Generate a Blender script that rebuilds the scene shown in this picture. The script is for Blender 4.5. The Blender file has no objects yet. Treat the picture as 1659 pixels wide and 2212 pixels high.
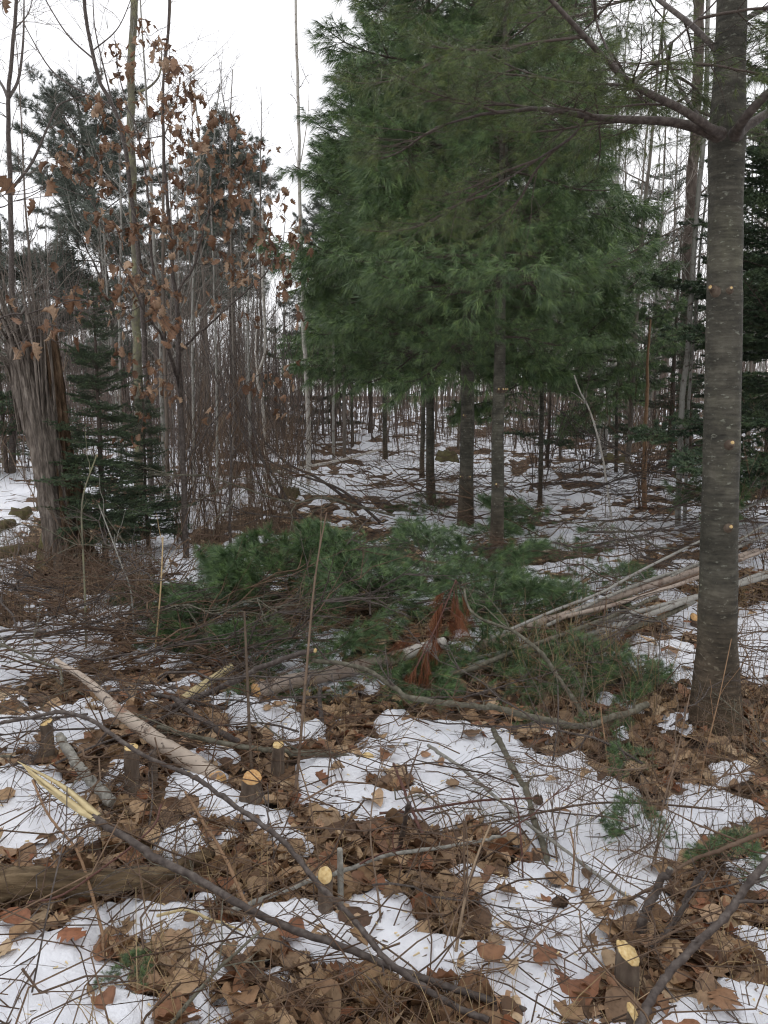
import bpy, math, random
import numpy as np
from mathutils import Vector, Matrix

# ------------------------------------------------------------------ camera, sky, sun, exposure
SC = bpy.context.scene
COL = SC.collection
PITCH = math.radians(8.2)
CAMH = 1.6
FPX = 1770.0                      # focal length in units where the frame is 1659 x 2212
cd = bpy.data.cameras.new("camera")
cam = bpy.data.objects.new("camera", cd)
COL.objects.link(cam)
cam.location = (0, 0, CAMH)
cam.rotation_euler = (math.pi/2 - PITCH, 0, 0)
cd.sensor_fit = 'VERTICAL'
cd.sensor_height = 36
cd.lens = FPX/2212*36
cd.clip_start = 0.05
cd.clip_end = 900
SC.camera = cam

SUN_EL, SUN_AZ = math.radians(48), math.radians(20)
world = bpy.data.worlds.new("World")
SC.world = world
world.use_nodes = True
nt = world.node_tree
nt.nodes.clear()
wo = nt.nodes.new("ShaderNodeOutputWorld")
bg = nt.nodes.new("ShaderNodeBackground")
sky = nt.nodes.new("ShaderNodeTexSky")
sky.sky_type = 'NISHITA'
sky.sun_disc = False
sky.sun_elevation = SUN_EL
sky.sun_rotation = SUN_AZ
sky.air_density = 1.0
sky.dust_density = 3.0
mixs = nt.nodes.new("ShaderNodeMix")
mixs.data_type = 'RGBA'
mixs.inputs[0].default_value = 0.93           # overcast: the cloud layer covers nearly all of the sky
nt.links.new(sky.outputs[0], mixs.inputs[6])
tcw = nt.nodes.new("ShaderNodeTexCoord")
nw = nt.nodes.new("ShaderNodeTexNoise")
nw.inputs["Scale"].default_value = 2.2
nw.inputs["Detail"].default_value = 4
nt.links.new(tcw.outputs["Generated"], nw.inputs["Vector"])
rw = nt.nodes.new("ShaderNodeValToRGB")
rw.color_ramp.elements[0].position = 0.3
rw.color_ramp.elements[0].color = (0.86, 0.865, 0.89, 1)
rw.color_ramp.elements[1].position = 0.7
rw.color_ramp.elements[1].color = (0.98, 0.98, 1.0, 1)
nt.links.new(nw.outputs[0], rw.inputs[0])
vm = nt.nodes.new("ShaderNodeVectorMath")
vm.operation = 'SCALE'
vm.inputs["Scale"].default_value = 12.0
nt.links.new(rw.outputs[0], vm.inputs[0])
nt.links.new(vm.outputs[0], mixs.inputs[7])
nt.links.new(mixs.outputs[2], bg.inputs[0])
bg.inputs[1].default_value = 0.10
nt.links.new(bg.outputs[0], wo.inputs[0])

sl = bpy.data.lights.new("sun", 'SUN')
sl.energy = 0.5
sl.angle = math.radians(40)
sl.color = (1.0, 0.98, 0.95)
so = bpy.data.objects.new("sun", sl)
COL.objects.link(so)
sd = Vector((math.sin(SUN_AZ)*math.cos(SUN_EL), math.cos(SUN_AZ)*math.cos(SUN_EL), math.sin(SUN_EL)))
so.rotation_euler = sd.to_track_quat('Z', 'Y').to_euler()
so.location = (0, 0, 30)
SC.view_settings.view_transform = 'Standard'
SC.view_settings.look = 'None'
SC.view_settings.exposure = 0.25
SC.view_settings.gamma = 1.0
SC.view_settings.use_curve_mapping = False
SC.cycles.max_bounces = 6
SC.cycles.diffuse_bounces = 4
SC.cycles.glossy_bounces = 2
SC.cycles.use_denoising = True
SC.cycles.denoising_prefilter = 'FAST'
SC.cycles.filter_width = 1.2

# ------------------------------------------------------------------ numeric helpers
rng = np.random.default_rng(7)
random.seed(7)
_perm = np.random.default_rng(3).permutation(4096)
def _h(ix, iy):
    return _perm[(_perm[ix & 4095] + iy) & 4095]/4095.0
def vnoise(x, y):
    x = np.asarray(x, float); y = np.asarray(y, float)
    ix = np.floor(x).astype(int); iy = np.floor(y).astype(int)
    fx = x-ix; fy = y-iy
    fx = fx*fx*(3-2*fx); fy = fy*fy*(3-2*fy)
    a = _h(ix, iy); b = _h(ix+1, iy); c = _h(ix, iy+1); d = _h(ix+1, iy+1)
    return (a*(1-fx)+b*fx)*(1-fy)+(c*(1-fx)+d*fx)*fy*1.0
def fbm(x, y, o=4, s=0.0):
    r = 0; a = 0.5; t = 0
    x = np.asarray(x, float)+s*17.3; y = np.asarray(y, float)-s*9.1
    for _ in range(o):
        r = r+a*vnoise(x, y); t += a; a *= 0.5; x = x*2.03+3.1; y = y*2.03+7.7
    return r/t
def H(x, y):
    x = np.asarray(x, float); y = np.asarray(y, float)
    r = np.sqrt(x*x+y*y)
    far = np.clip((r-4)/30, 0, 1)
    h = (fbm(x*0.9, y*0.9, 3, 1)-0.5)*0.10 + (fbm(x*3.5, y*3.5, 3, 2)-0.5)*0.05
    h = h + (fbm(x*0.16, y*0.16, 3, 5)-0.5)*0.9*far
    h = h + (fbm(x*0.55, y*0.55, 3, 6)-0.5)*0.42*np.clip((r-7)/12, 0, 1)
    return h + far*0.38
def Hf(x, y):
    return float(H(np.array([x]), np.array([y]))[0])

_c, _s = math.cos(PITCH), math.sin(PITCH)
def raydir(u, v):
    a = (u-829.5)/FPX; b = (1106.0-v)/FPX
    return Vector((a, _c+b*_s, -_s+b*_c))
def D(u, v, d):                               # world point seen at (u, v), d metres ahead
    r = raydir(u, v)
    r = r*(d/r.y)
    return Vector((r.x, r.y, r.z+CAMH))
def G(u, v, h=0.0):                           # world point seen at (u, v), h above the ground
    r = raydir(u, v)
    p = None; z = 0.0
    for _ in range(8):
        t = (z+h-CAMH)/min(r.z, -0.01)
        p = Vector((r.x*t, r.y*t, 0))
        z = Hf(p.x, p.y)
    return Vector((p.x, p.y, z+h))

# ------------------------------------------------------------------ materials
def nodes_of(name):
    m = bpy.data.materials.new(name); m.use_nodes = True
    t = m.node_tree
    b = t.nodes["Principled BSDF"]
    return m, t, b
def ramp(t, fac, cols, pos=None):
    r = t.nodes.new("ShaderNodeValToRGB")
    n = len(cols)
    while len(r.color_ramp.elements) < n: r.color_ramp.elements.new(0.5)
    for i, c in enumerate(cols):
        r.color_ramp.elements[i].position = pos[i] if pos else i/(n-1)
        r.color_ramp.elements[i].color = (*c, 1)
    t.links.new(fac, r.inputs[0])
    return r.outputs[0]
def noise(t, scale, detail=4, stretch=(1, 1, 1), rough=0.55, dist=0.0):
    tc = t.nodes.new("ShaderNodeTexCoord"); mp = t.nodes.new("ShaderNodeMapping")
    mp.inputs["Scale"].default_value = stretch
    t.links.new(tc.outputs["Object"], mp.inputs[0])
    n = t.nodes.new("ShaderNodeTexNoise")
    n.inputs["Scale"].default_value = scale; n.inputs["Detail"].default_value = detail
    n.inputs["Roughness"].default_value = rough; n.inputs["Distortion"].default_value = dist
    t.links.new(mp.outputs[0], n.inputs["Vector"])
    return n.outputs[0]
def mixc(t, fac, a, b, mode='MIX'):
    m = t.nodes.new("ShaderNodeMix"); m.data_type = 'RGBA'; m.blend_type = mode
    if isinstance(fac, (int, float)): m.inputs[0].default_value = fac
    else: t.links.new(fac, m.inputs[0])
    for i, v in ((6, a), (7, b)):
        if isinstance(v, tuple): m.inputs[i].default_value = (*v, 1)
        else: t.links.new(v, m.inputs[i])
    return m.outputs[2]
def rnd(t):                                   # one random number for each loose piece of each object
    g = t.nodes.new("ShaderNodeNewGeometry"); o = t.nodes.new("ShaderNodeObjectInfo")
    a = t.nodes.new("ShaderNodeMath"); a.operation = 'ADD'
    t.links.new(g.outputs["Random Per Island"], a.inputs[0]); t.links.new(o.outputs["Random"], a.inputs[1])
    f = t.nodes.new("ShaderNodeMath"); f.operation = 'FRACT'
    t.links.new(a.outputs[0], f.inputs[0])
    return f.outputs[0]
def bump(t, b, h, strength=0.4, dist=0.01):
    n = t.nodes.new("ShaderNodeBump"); n.inputs["Strength"].default_value = strength
    n.inputs["Distance"].default_value = dist
    t.links.new(h, n.inputs["Height"]); t.links.new(n.outputs[0], b.inputs["Normal"])
def simple(name, cols, scale=20, stretch=(1, 1, 1), rough=0.8, bstr=0.4, bdist=0.004, island=None, spec=0.25, detail=4):
    m, t, b = nodes_of(name)
    n = noise(t, scale, detail, stretch)
    c = ramp(t, n, cols, [0.25+0.5*i/(len(cols)-1) for i in range(len(cols))])
    if island:
        c2 = ramp(t, rnd(t), island)
        c = mixc(t, 1.0, c, c2, 'MULTIPLY')
    t.links.new(c, b.inputs["Base Color"])
    b.inputs["Roughness"].default_value = rough
    b.inputs["Specular IOR Level"].default_value = spec
    if bstr: bump(t, b, n, bstr, bdist)
    return m
def pure(name, cols, rough=0.7, spec=0.2, tuft=0):  # colour by loose piece: needles, blades; tuft scales noise patches of lighter and darker tone
    m, t, b = nodes_of(name)
    c = ramp(t, rnd(t), cols)
    if tuft:
        c = mixc(t, 1.0, c, ramp(t, noise(t, tuft, 2), [(0.50, 0.56, 0.58), (1.0, 1.0, 1.0), (1.75, 1.62, 1.4)], [0.34, 0.5, 0.66]), 'MULTIPLY')
    t.links.new(c, b.inputs["Base Color"])
    b.inputs["Roughness"].default_value = rough
    b.inputs["Specular IOR Level"].default_value = spec
    return m

M = {}
M['needle'] = pure('pine needles', [(0.072, 0.122, 0.044), (0.115, 0.190, 0.068), (0.088, 0.148, 0.066), (0.200, 0.275, 0.120)], 0.42, 0.5, 9)
M['needle_yellow'] = pure('yellow green pine needles', [(0.066, 0.096, 0.028), (0.105, 0.140, 0.040), (0.076, 0.110, 0.038), (0.130, 0.170, 0.065)], 0.45, 0.4, 9)
M['needle_cut'] = pure('cut pine needles', [(0.052, 0.100, 0.034), (0.090, 0.155, 0.050), (0.066, 0.122, 0.055), (0.160, 0.225, 0.105)], 0.4, 0.5, 10)
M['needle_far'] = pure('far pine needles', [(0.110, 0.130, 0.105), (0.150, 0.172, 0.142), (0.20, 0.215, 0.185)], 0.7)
M['needle_fir'] = pure('spruce needles', [(0.048, 0.078, 0.042), (0.078, 0.118, 0.062), (0.060, 0.095, 0.052), (0.125, 0.170, 0.10)], 0.5, 0.4, 7)
M['needle_dead'] = pure('dead rust needles', [(0.13, 0.050, 0.026), (0.24, 0.095, 0.045), (0.18, 0.068, 0.034)], 0.7)
M['twigwood'] = simple('grey brown twig bark', [(0.055, 0.042, 0.034), (0.12, 0.095, 0.08)], 40, (1, 1, 1), 0.75, 0)
M['brush'] = simple('brush bark', [(0.075, 0.053, 0.040), (0.15, 0.112, 0.085)], 30, (1, 1, 1), 0.75, 0, island=[(0.55, 0.5, 0.48), (1.0, 0.9, 0.8), (0.8, 0.62, 0.5), (1.5, 1.35, 1.15), (0.75, 0.7, 0.7)])
M['redtwig'] = simple('red brown twig bark', [(0.085, 0.038, 0.030), (0.14, 0.066, 0.050)], 30, (1, 1, 1), 0.55, 0)
M['tantwig'] = simple('orange tan stem bark', [(0.19, 0.11, 0.06), (0.30, 0.185, 0.105)], 30, (1, 1, 1), 0.6, 0)
M['darkbark'] = simple('dark smooth branch bark', [(0.034, 0.026, 0.023), (0.078, 0.062, 0.054), (0.15, 0.128, 0.112)], 45, (1, 1, 1), 0.6, 0.8, 0.004, detail=6)
M['greybark'] = simple('pale grey lichen bark', [(0.10, 0.09, 0.075), (0.24, 0.23, 0.20), (0.38, 0.37, 0.33)], 50, (1, 1, 1), 0.8, 0.7, 0.003, detail=6)
M['olivebark'] = simple('olive grey bark', [(0.055, 0.05, 0.034), (0.12, 0.11, 0.08), (0.21, 0.20, 0.155)], 45, (1, 1, 1), 0.7, 0.7, 0.003, detail=6)
M['faint'] = simple('far sapling bark', [(0.12, 0.108, 0.095), (0.24, 0.22, 0.20)], 8, (1, 1, 0.3), 0.85, 0, island=[(0.6, 0.55, 0.52), (1, 0.95, 0.9), (0.75, 0.66, 0.6), (1.25, 1.2, 1.15)])
M['thicket'] = simple('far thicket bark', [(0.125, 0.108, 0.098), (0.21, 0.19, 0.175)], 3, (1, 1, 0.3), 0.9, 0, island=[(0.6, 0.54, 0.52), (1, 0.94, 0.9), (0.85, 0.68, 0.62), (1.3, 1.25, 1.2)])
M['weed'] = simple('dead weed stems', [(0.12, 0.092, 0.072), (0.23, 0.18, 0.135)], 20, (1, 1, 1), 0.8, 0, island=[(0.6, 0.56, 0.53), (1, 0.93, 0.88), (0.9, 0.8, 0.74), (1.6, 1.5, 1.3)])
M['grass'] = pure('dry grass', [(0.30, 0.20, 0.10), (0.42, 0.31, 0.17), (0.24, 0.15, 0.075), (0.36, 0.28, 0.16)], 0.7)
M['cut'] = simple('fresh cut wood', [(0.42, 0.26, 0.10), (0.66, 0.48, 0.22), (0.78, 0.62, 0.34)], 90, (1, 1, 1), 0.6, 0.3, 0.001)
M['cutorange'] = simple('orange cut wood', [(0.36, 0.16, 0.06), (0.58, 0.34, 0.14), (0.68, 0.46, 0.22)], 90, (1, 1, 1), 0.6, 0.3, 0.001)
M['stumpbark'] = simple('stump bark', [(0.055, 0.040, 0.030), (0.13, 0.098, 0.075), (0.20, 0.165, 0.125)], 30, (1, 1, 0.35), 0.85, 0.9, 0.006)
M['splinter'] = simple('pale splintered wood', [(0.42, 0.33, 0.17), (0.60, 0.50, 0.29)], 25, (1, 1, 6), 0.7, 0.3, 0.002)
M['oldwood'] = simple('old weathered log wood', [(0.022, 0.015, 0.009), (0.12, 0.082, 0.045), (0.27, 0.20, 0.12)], 22, (0.22, 1.8, 1.8), 0.85, 1.0, 0.02, detail=9)
M['mossy'] = simple('mossy rotten wood', [(0.055, 0.042, 0.026), (0.10, 0.085, 0.042), (0.16, 0.15, 0.06)], 9, (1, 1, 1), 0.9, 0.9, 0.02)
M['cone'] = simple('pine cone scales', [(0.05, 0.035, 0.026), (0.12, 0.085, 0.062)], 60, (1, 1, 1), 0.8, 0, island=[(0.7, 0.7, 0.7), (1.3, 1.2, 1.1)])
M['chip'] = pure('saw chips', [(0.75, 0.58, 0.30), (0.85, 0.70, 0.42)], 0.7)

def leafmat(name, cols, vein=True):
    m, t, b = nodes_of(name)
    c = ramp(t, rnd(t), cols)
    n = noise(t, 55, 5)
    c2 = ramp(t, n, [(0.55, 0.5, 0.45), (1.0, 1.0, 1.0), (1.2, 1.15, 1.1)], [0.3, 0.5, 0.75])
    c = mixc(t, 0.8, c, c2, 'MULTIPLY')
    t.links.new(c, b.inputs["Base Color"])
    b.inputs["Roughness"].default_value = 0.6
    b.inputs["Specular IOR Level"].default_value = 0.3
    n2 = noise(t, 130, 3)
    bump(t, b, n2, 0.35, 0.002)
    return m
M['leaf'] = leafmat('brown leaf litter', [(0.12, 0.065, 0.036), (0.33, 0.21, 0.115), (0.46, 0.32, 0.19), (0.20, 0.09, 0.045), (0.30, 0.195, 0.115), (0.10, 0.058, 0.037), (0.39, 0.265, 0.155), (0.20, 0.125, 0.075), (0.52, 0.39, 0.25), (0.27, 0.11, 0.055), (0.17, 0.11, 0.07)])
M['leafred'] = leafmat('red brown leaf', [(0.15, 0.045, 0.028), (0.21, 0.070, 0.038)])
M['oakleaf'] = leafmat('marcescent oak leaf', [(0.10, 0.052, 0.030), (0.21, 0.118, 0.068), (0.15, 0.080, 0.046), (0.36, 0.25, 0.165), (0.18, 0.09, 0.05)])

def make_snow():
    m, t, b = nodes_of('snow')
    n = noise(t, 3.0, 5)
    c = ramp(t, n, [(0.78, 0.80, 0.85), (0.85, 0.86, 0.895)], [0.35, 0.65])
    s = noise(t, 48, 4, rough=0.7)
    sp = ramp(t, s, [(1, 1, 1), (1, 1, 1), (0.72, 0.62, 0.54)], [0.0, 0.68, 0.76])
    c = mixc(t, 0.85, c, sp, 'MULTIPLY')
    t.links.new(c, b.inputs["Base Color"])
    b.inputs["Roughness"].default_value = 0.85
    b.inputs["Specular IOR Level"].default_value = 0.2
    n1 = noise(t, 95, 4); n2 = noise(t, 14, 4)
    a = t.nodes.new("ShaderNodeMath"); a.operation = 'MULTIPLY_ADD'
    t.links.new(n2, a.inputs[0]); a.inputs[1].default_value = 3.0; t.links.new(n1, a.inputs[2])
    bump(t, b, a.outputs[0], 0.7, 0.010)
    return m
M['snow'] = make_snow()
def make_litter():
    m, t, b = nodes_of('forest floor litter')
    n = noise(t, 14, 7, rough=0.7)
    c = ramp(t, n, [(0.018, 0.013, 0.009), (0.070, 0.048, 0.032), (0.16, 0.115, 0.076), (0.28, 0.21, 0.14)], [0.3, 0.45, 0.58, 0.75])
    v = t.nodes.new("ShaderNodeTexVoronoi"); v.inputs["Scale"].default_value = 22
    tc = t.nodes.new("ShaderNodeTexCoord"); t.links.new(tc.outputs["Object"], v.inputs["Vector"])
    hsv = t.nodes.new("ShaderNodeSeparateColor"); t.links.new(v.outputs["Color"], hsv.inputs[0])
    c2 = ramp(t, hsv.outputs[0], [(0.45, 0.4, 0.36), (1.0, 0.9, 0.8), (1.5, 1.3, 1.05)])
    c = mixc(t, 0.9, c, c2, 'MULTIPLY')
    big = noise(t, 0.8, 3)
    gcol = ramp(t, big, [(1.1, 0.9, 0.8), (0.95, 1.0, 0.8)], [0.4, 0.7])
    c = mixc(t, 0.7, c, gcol, 'MULTIPLY')
    t.links.new(c, b.inputs["Base Color"]); b.inputs["Roughness"].default_value = 0.9
    bump(t, b, n, 1.0, 0.03)
    return m
M['litter'] = make_litter()

def make_pinebark():
    m, t, b = nodes_of('young white pine bark')
    n = noise(t, 9, 6, (1, 1, 2.6), 0.65)
    c = ramp(t, n, [(0.036, 0.034, 0.027), (0.078, 0.072, 0.057), (0.135, 0.125, 0.10)], [0.3, 0.5, 0.72])
    li = noise(t, 30, 4, (1, 1, 2.2), 0.6)
    cl = ramp(t, li, [(0, 0, 0), (0, 0, 0), (1, 1, 1)], [0, 0.60, 0.68])
    c = mixc(t, cl, c, (0.20, 0.20, 0.165))
    # reddish brown, wetter foot of the trunk
    tc = t.nodes.new("ShaderNodeTexCoord"); sp = t.nodes.new("ShaderNodeSeparateXYZ")
    t.links.new(tc.outputs["Object"], sp.inputs[0])
    mr = t.nodes.new("ShaderNodeMapRange")
    mr.inputs[1].default_value = 0.05; mr.inputs[2].default_value = 0.75
    mr.inputs[3].default_value = 0.75; mr.inputs[4].default_value = 0.0
    t.links.new(sp.outputs[2], mr.inputs[0])
    c = mixc(t, mr.outputs[0], c, mixc(t, 1.0, c, (1.15, 0.78, 0.58), 'MULTIPLY'))
    ring = noise(t, 5, 7, (0.8, 0.8, 12), 0.75)
    cr = ramp(t, ring, [(0.55, 0.55, 0.53), (1.15, 1.15, 1.12)], [0.36, 0.64])
    c = mixc(t, 0.8, c, cr, 'MULTIPLY')
    t.links.new(c, b.inputs["Base Color"]); b.inputs["Roughness"].default_value = 0.72
    b.inputs["Specular IOR Level"].default_value = 0.3
    # broad dark weathering and pale lichen blotches
    bl = noise(t, 2.6, 5, (1, 1, 0.6), 0.7)
    a = t.nodes.new("ShaderNodeMath"); a.operation = 'ADD'
    t.links.new(ring, a.inputs[0]); t.links.new(li, a.inputs[1])
    cb = ramp(t, bl, [(0.55, 0.55, 0.52), (1.0, 1.0, 1.0), (1.45, 1.5, 1.35)], [0.34, 0.5, 0.68])
    c = mixc(t, 0.9, c, cb, 'MULTIPLY')
    t.links.new(c, b.inputs["Base Color"])
    bump(t, b, a.outputs[0], 0.8, 0.008)
    return m
M['pinebark'] = make_pinebark()
def make_birch(name, base, peel):
    m, t, b = nodes_of(name)
    n = noise(t, 9, 7, (1, 1, 1), 0.7)
    c = ramp(t, n, [peel, base, tuple(min(1, x*1.12) for x in base)], [0.36, 0.46, 0.7])
    d = noise(t, 22, 3, (1, 1, 1), 0.6)
    cl = ramp(t, d, [(0, 0, 0), (0, 0, 0), (1, 1, 1)], [0, 0.60, 0.66])
    c = mixc(t, cl, c, (0.09, 0.065, 0.05))
    t.links.new(c, b.inputs["Base Color"]); b.inputs["Roughness"].default_value = 0.65
    bump(t, b, d, 0.4, 0.003)
    return m
M['birch'] = make_birch('white birch bark', (0.50, 0.47, 0.42), (0.26, 0.20, 0.15))
M['birchlog'] = make_birch('peeling birch bark', (0.40, 0.33, 0.265), (0.22, 0.12, 0.075))
M['palebark'] = make_birch('pale aspen bark', (0.27, 0.26, 0.23), (0.16, 0.145, 0.125))
M['pinklog'] = make_birch('pinkish pole bark', (0.33, 0.265, 0.215), (0.17, 0.11, 0.08))
M['yellowbark'] = simple('yellow lichen bark', [(0.085, 0.075, 0.06), (0.15, 0.14, 0.10), (0.27, 0.27, 0.14)], 9, (1, 1, 0.8), 0.85, 0.6, 0.01)
M['snaggrey'] = simple('silver weathered snag wood', [(0.030, 0.024, 0.019), (0.15, 0.125, 0.105), (0.33, 0.285, 0.24)], 40, (1, 1, 0.2), 0.85, 1.0, 0.02, detail=6)
M['snagbrown'] = simple('rotten brown snag wood', [(0.025, 0.016, 0.011), (0.13, 0.082, 0.050), (0.27, 0.185, 0.12)], 30, (1, 1, 0.22), 0.9, 1.0, 0.025, detail=6)
M['scalybark'] = simple('scaly brown trunk bark', [(0.045, 0.034, 0.028), (0.10, 0.078, 0.065), (0.16, 0.13, 0.11)], 16, (1, 1, 0.35), 0.9, 1.0, 0.02)

# ------------------------------------------------------------------ mesh building
class MB:
    def __init__(s): s.v = []; s.f3 = []; s.f4 = []; s.n = 0
    def add(s, v, f3=None, f4=None):
        v = np.asarray(v, np.float32).reshape(-1, 3)
        if f3 is not None and len(f3): s.f3.append(np.asarray(f3, np.int32).reshape(-1, 3)+s.n)
        if f4 is not None and len(f4): s.f4.append(np.asarray(f4, np.int32).reshape(-1, 4)+s.n)
        s.v.append(v); s.n += len(v)
    def tubes(s, P, R, k=4, cap=False, flat=1.0):
        P = np.asarray(P, float); R = np.asarray(R, float)
        if P.ndim == 2: P = P[None]; R = R[None]
        N, K, _ = P.shape
        if R.ndim == 1: R = np.broadcast_to(R, (N, K))
        T = np.gradient(P, axis=1)
        T /= np.linalg.norm(T, axis=2, keepdims=True)+1e-9
        m = np.abs(T[:, :, 2].mean(1)) > 0.75
        ref = np.where(m[:, None, None], np.array([1., 0, 0]), np.array([0, 0, 1.]))
        n1 = np.cross(T, ref); n1 /= np.linalg.norm(n1, axis=2, keepdims=True)+1e-9
        n2 = np.cross(T, n1)
        a = np.arange(k)*2*math.pi/k
        V = P[:, :, None, :] + R[:, :, None, None]*(np.cos(a)[None, None, :, None]*n1[:, :, None, :]+flat*np.sin(a)[None, None, :, None]*n2[:, :, None, :])
        i = np.arange(N)[:, None, None]*(K*k); j = np.arange(K-1)[None, :, None]*k; q = np.arange(k)[None, None, :]
        q2 = (q+1) % k
        F = np.stack([i+j+q, i+j+q2, i+j+k+q2, i+j+k+q], -1).reshape(-1, 4)
        s.add(V.reshape(-1, 3), None, F)
        if cap:
            for e, c in ((0, P[:, 0]), (K-1, P[:, -1])):
                ring = V[:, e]
                VV = np.concatenate([ring, c[:, None, :]], 1)
                ii = (np.arange(N)*(k+1))[:, None]; qq = np.arange(k)[None]
                F3 = np.stack([ii+qq, ii+(qq+1) % k, ii+k+0*qq], -1).reshape(-1, 3)
                s.add(VV.reshape(-1, 3), F3)
    def mesh(s, name, mat, smooth=True, origin=None):
        me = bpy.data.meshes.new(name)
        if not s.v: return me
        v = np.concatenate(s.v)
        if origin is not None: v = v-np.asarray(origin, np.float32)
        f3 = np.concatenate(s.f3) if s.f3 else np.zeros((0, 3), np.int32)
        f4 = np.concatenate(s.f4) if s.f4 else np.zeros((0, 4), np.int32)
        me.vertices.add(len(v)); me.vertices.foreach_set("co", v.astype(np.float32).ravel())
        nl = f3.size+f4.size
        me.loops.add(nl); me.loops.foreach_set("vertex_index", np.concatenate([f3.ravel(), f4.ravel()]).astype(np.int32))
        st = np.concatenate([np.arange(len(f3))*3, f3.size+np.arange(len(f4))*4]).astype(np.int32)
        me.polygons.add(len(st)); me.polygons.foreach_set("loop_start", st)
        if smooth: me.polygons.foreach_set("use_smooth", np.ones(len(st), bool))
        me.update(calc_edges=True)
        if mat: me.materials.append(M[mat] if isinstance(mat, str) else mat)
        return me

def link(name, me, parent=None, loc=None, kind=None):
    o = bpy.data.objects.new(name, me); COL.objects.link(o)
    if parent is not None: o.parent = parent
    if loc is not None: o.location = loc
    if kind: o['kind'] = kind
    return o
def tag(o, label, cat, group=None, kind=None):
    o['label'] = label; o['category'] = cat
    if group: o['group'] = group
    if kind: o['kind'] = kind
    return o
def thing(name, loc, label, cat, group=None, rz=0.0):
    o = bpy.data.objects.new(name, None); COL.objects.link(o)
    o.empty_display_size = 0.1
    o.location = loc; o.rotation_euler = (0, 0, rz)
    return tag(o, label, cat, group)

def spline(pts, n):                           # Catmull-Rom through points, n samples
    P = np.array([list(p) for p in pts], float)
    if len(P) < 3:
        t = np.linspace(0, 1, n)[:, None]; return P[0]*(1-t)+P[-1]*t
    Q = np.vstack([2*P[0]-P[1], P, 2*P[-1]-P[-2]])
    seg = np.linalg.norm(np.diff(P, axis=0), axis=1); cum = np.r_[0, np.cumsum(seg)]
    out = []
    for s in np.linspace(0, cum[-1], n):
        i = min(np.searchsorted(cum, s, side='right')-1, len(P)-2)
        t = (s-cum[i])/max(seg[i], 1e-9)
        p0, p1, p2, p3 = Q[i], Q[i+1], Q[i+2], Q[i+3]
        out.append(0.5*((2*p1)+(-p0+p2)*t+(2*p0-5*p1+4*p2-p3)*t*t+(-p0+3*p1-3*p2+p3)*t**3))
    return np.array(out)
def nrm(v):
    v = np.asarray(v, float); return v/(np.linalg.norm(v)+1e-9)

MARKS = [(60,1230,'the foot of the broken snag'),(230,1230,'the small dark spruce'),(400,1330,'the left end of the green bough heap'),(40,1480,'the fallen birch log, near the edge'),(230,1500,'the birch log'),(440,1470,'the short split yellow log'),
 (640,1470,'the pinkish log'),(100,1600,'the slim dark post stump'),(283,1640,'the knobbly pale topped stump'),(545,1690,'the wide orange topped stump'),(620,1620,'the creamy topped small stump'),(150,1900,'the old weathered log'),(420,1850,'the old log tip'),
 (702,1900,'the round topped post stump'),(900,1650,'the upper edge of the open snow'),(1100,1700,'the crooked olive stick on the snow'),(960,1850,'the middle of the leaf litter'),(1190,1970,'the pine cones'),(1340,1770,'the tiny stump in the snow'),(1357,2080,'the thickest yellow stump'),
 (1420,1930,'the knobbly brown stub'),(1540,1640,'the foot of the big trunk'),(1600,1800,'the snow right of the big trunk'),(1250,1590,'the long olive branch'),(500,2080,'the dark branch at the near snow'),(820,2080,'the near snow mound'),(200,2080,'the near left snow'),
 (1250,1420,'the green tufts by the poles'),(1300,1250,'the far side of the pole pile'),(1620,1150,'the grey pole ends right of the trunk'),(1320,1080,'the dark brush heap'),(1070,1150,'the nearest pruned pine'),(1000,1060,'the thicker pruned pine'),(840,1010,'the lone far pine trunk'),(680,1050,'the slender white birch'),(900,1100,'the slender straight pine trunk'),(1180,1020,'the gap right of the nearest pine')]
def near_mark(u, v):
    return min(MARKS, key=lambda m: (m[0]-u)**2+((m[1]-v)*1.5)**2)[2]
_seen = {}
def uniq(base, tail):
    """a label from the look of a thing and the landmark it stands by; sets apart those alike by size or order outward"""
    steps = ['', 'second ', 'third ', 'another ']
    k = (base, tail); n = _seen.get(k, 0); _seen[k] = n+1
    return base+' '+tail
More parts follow.
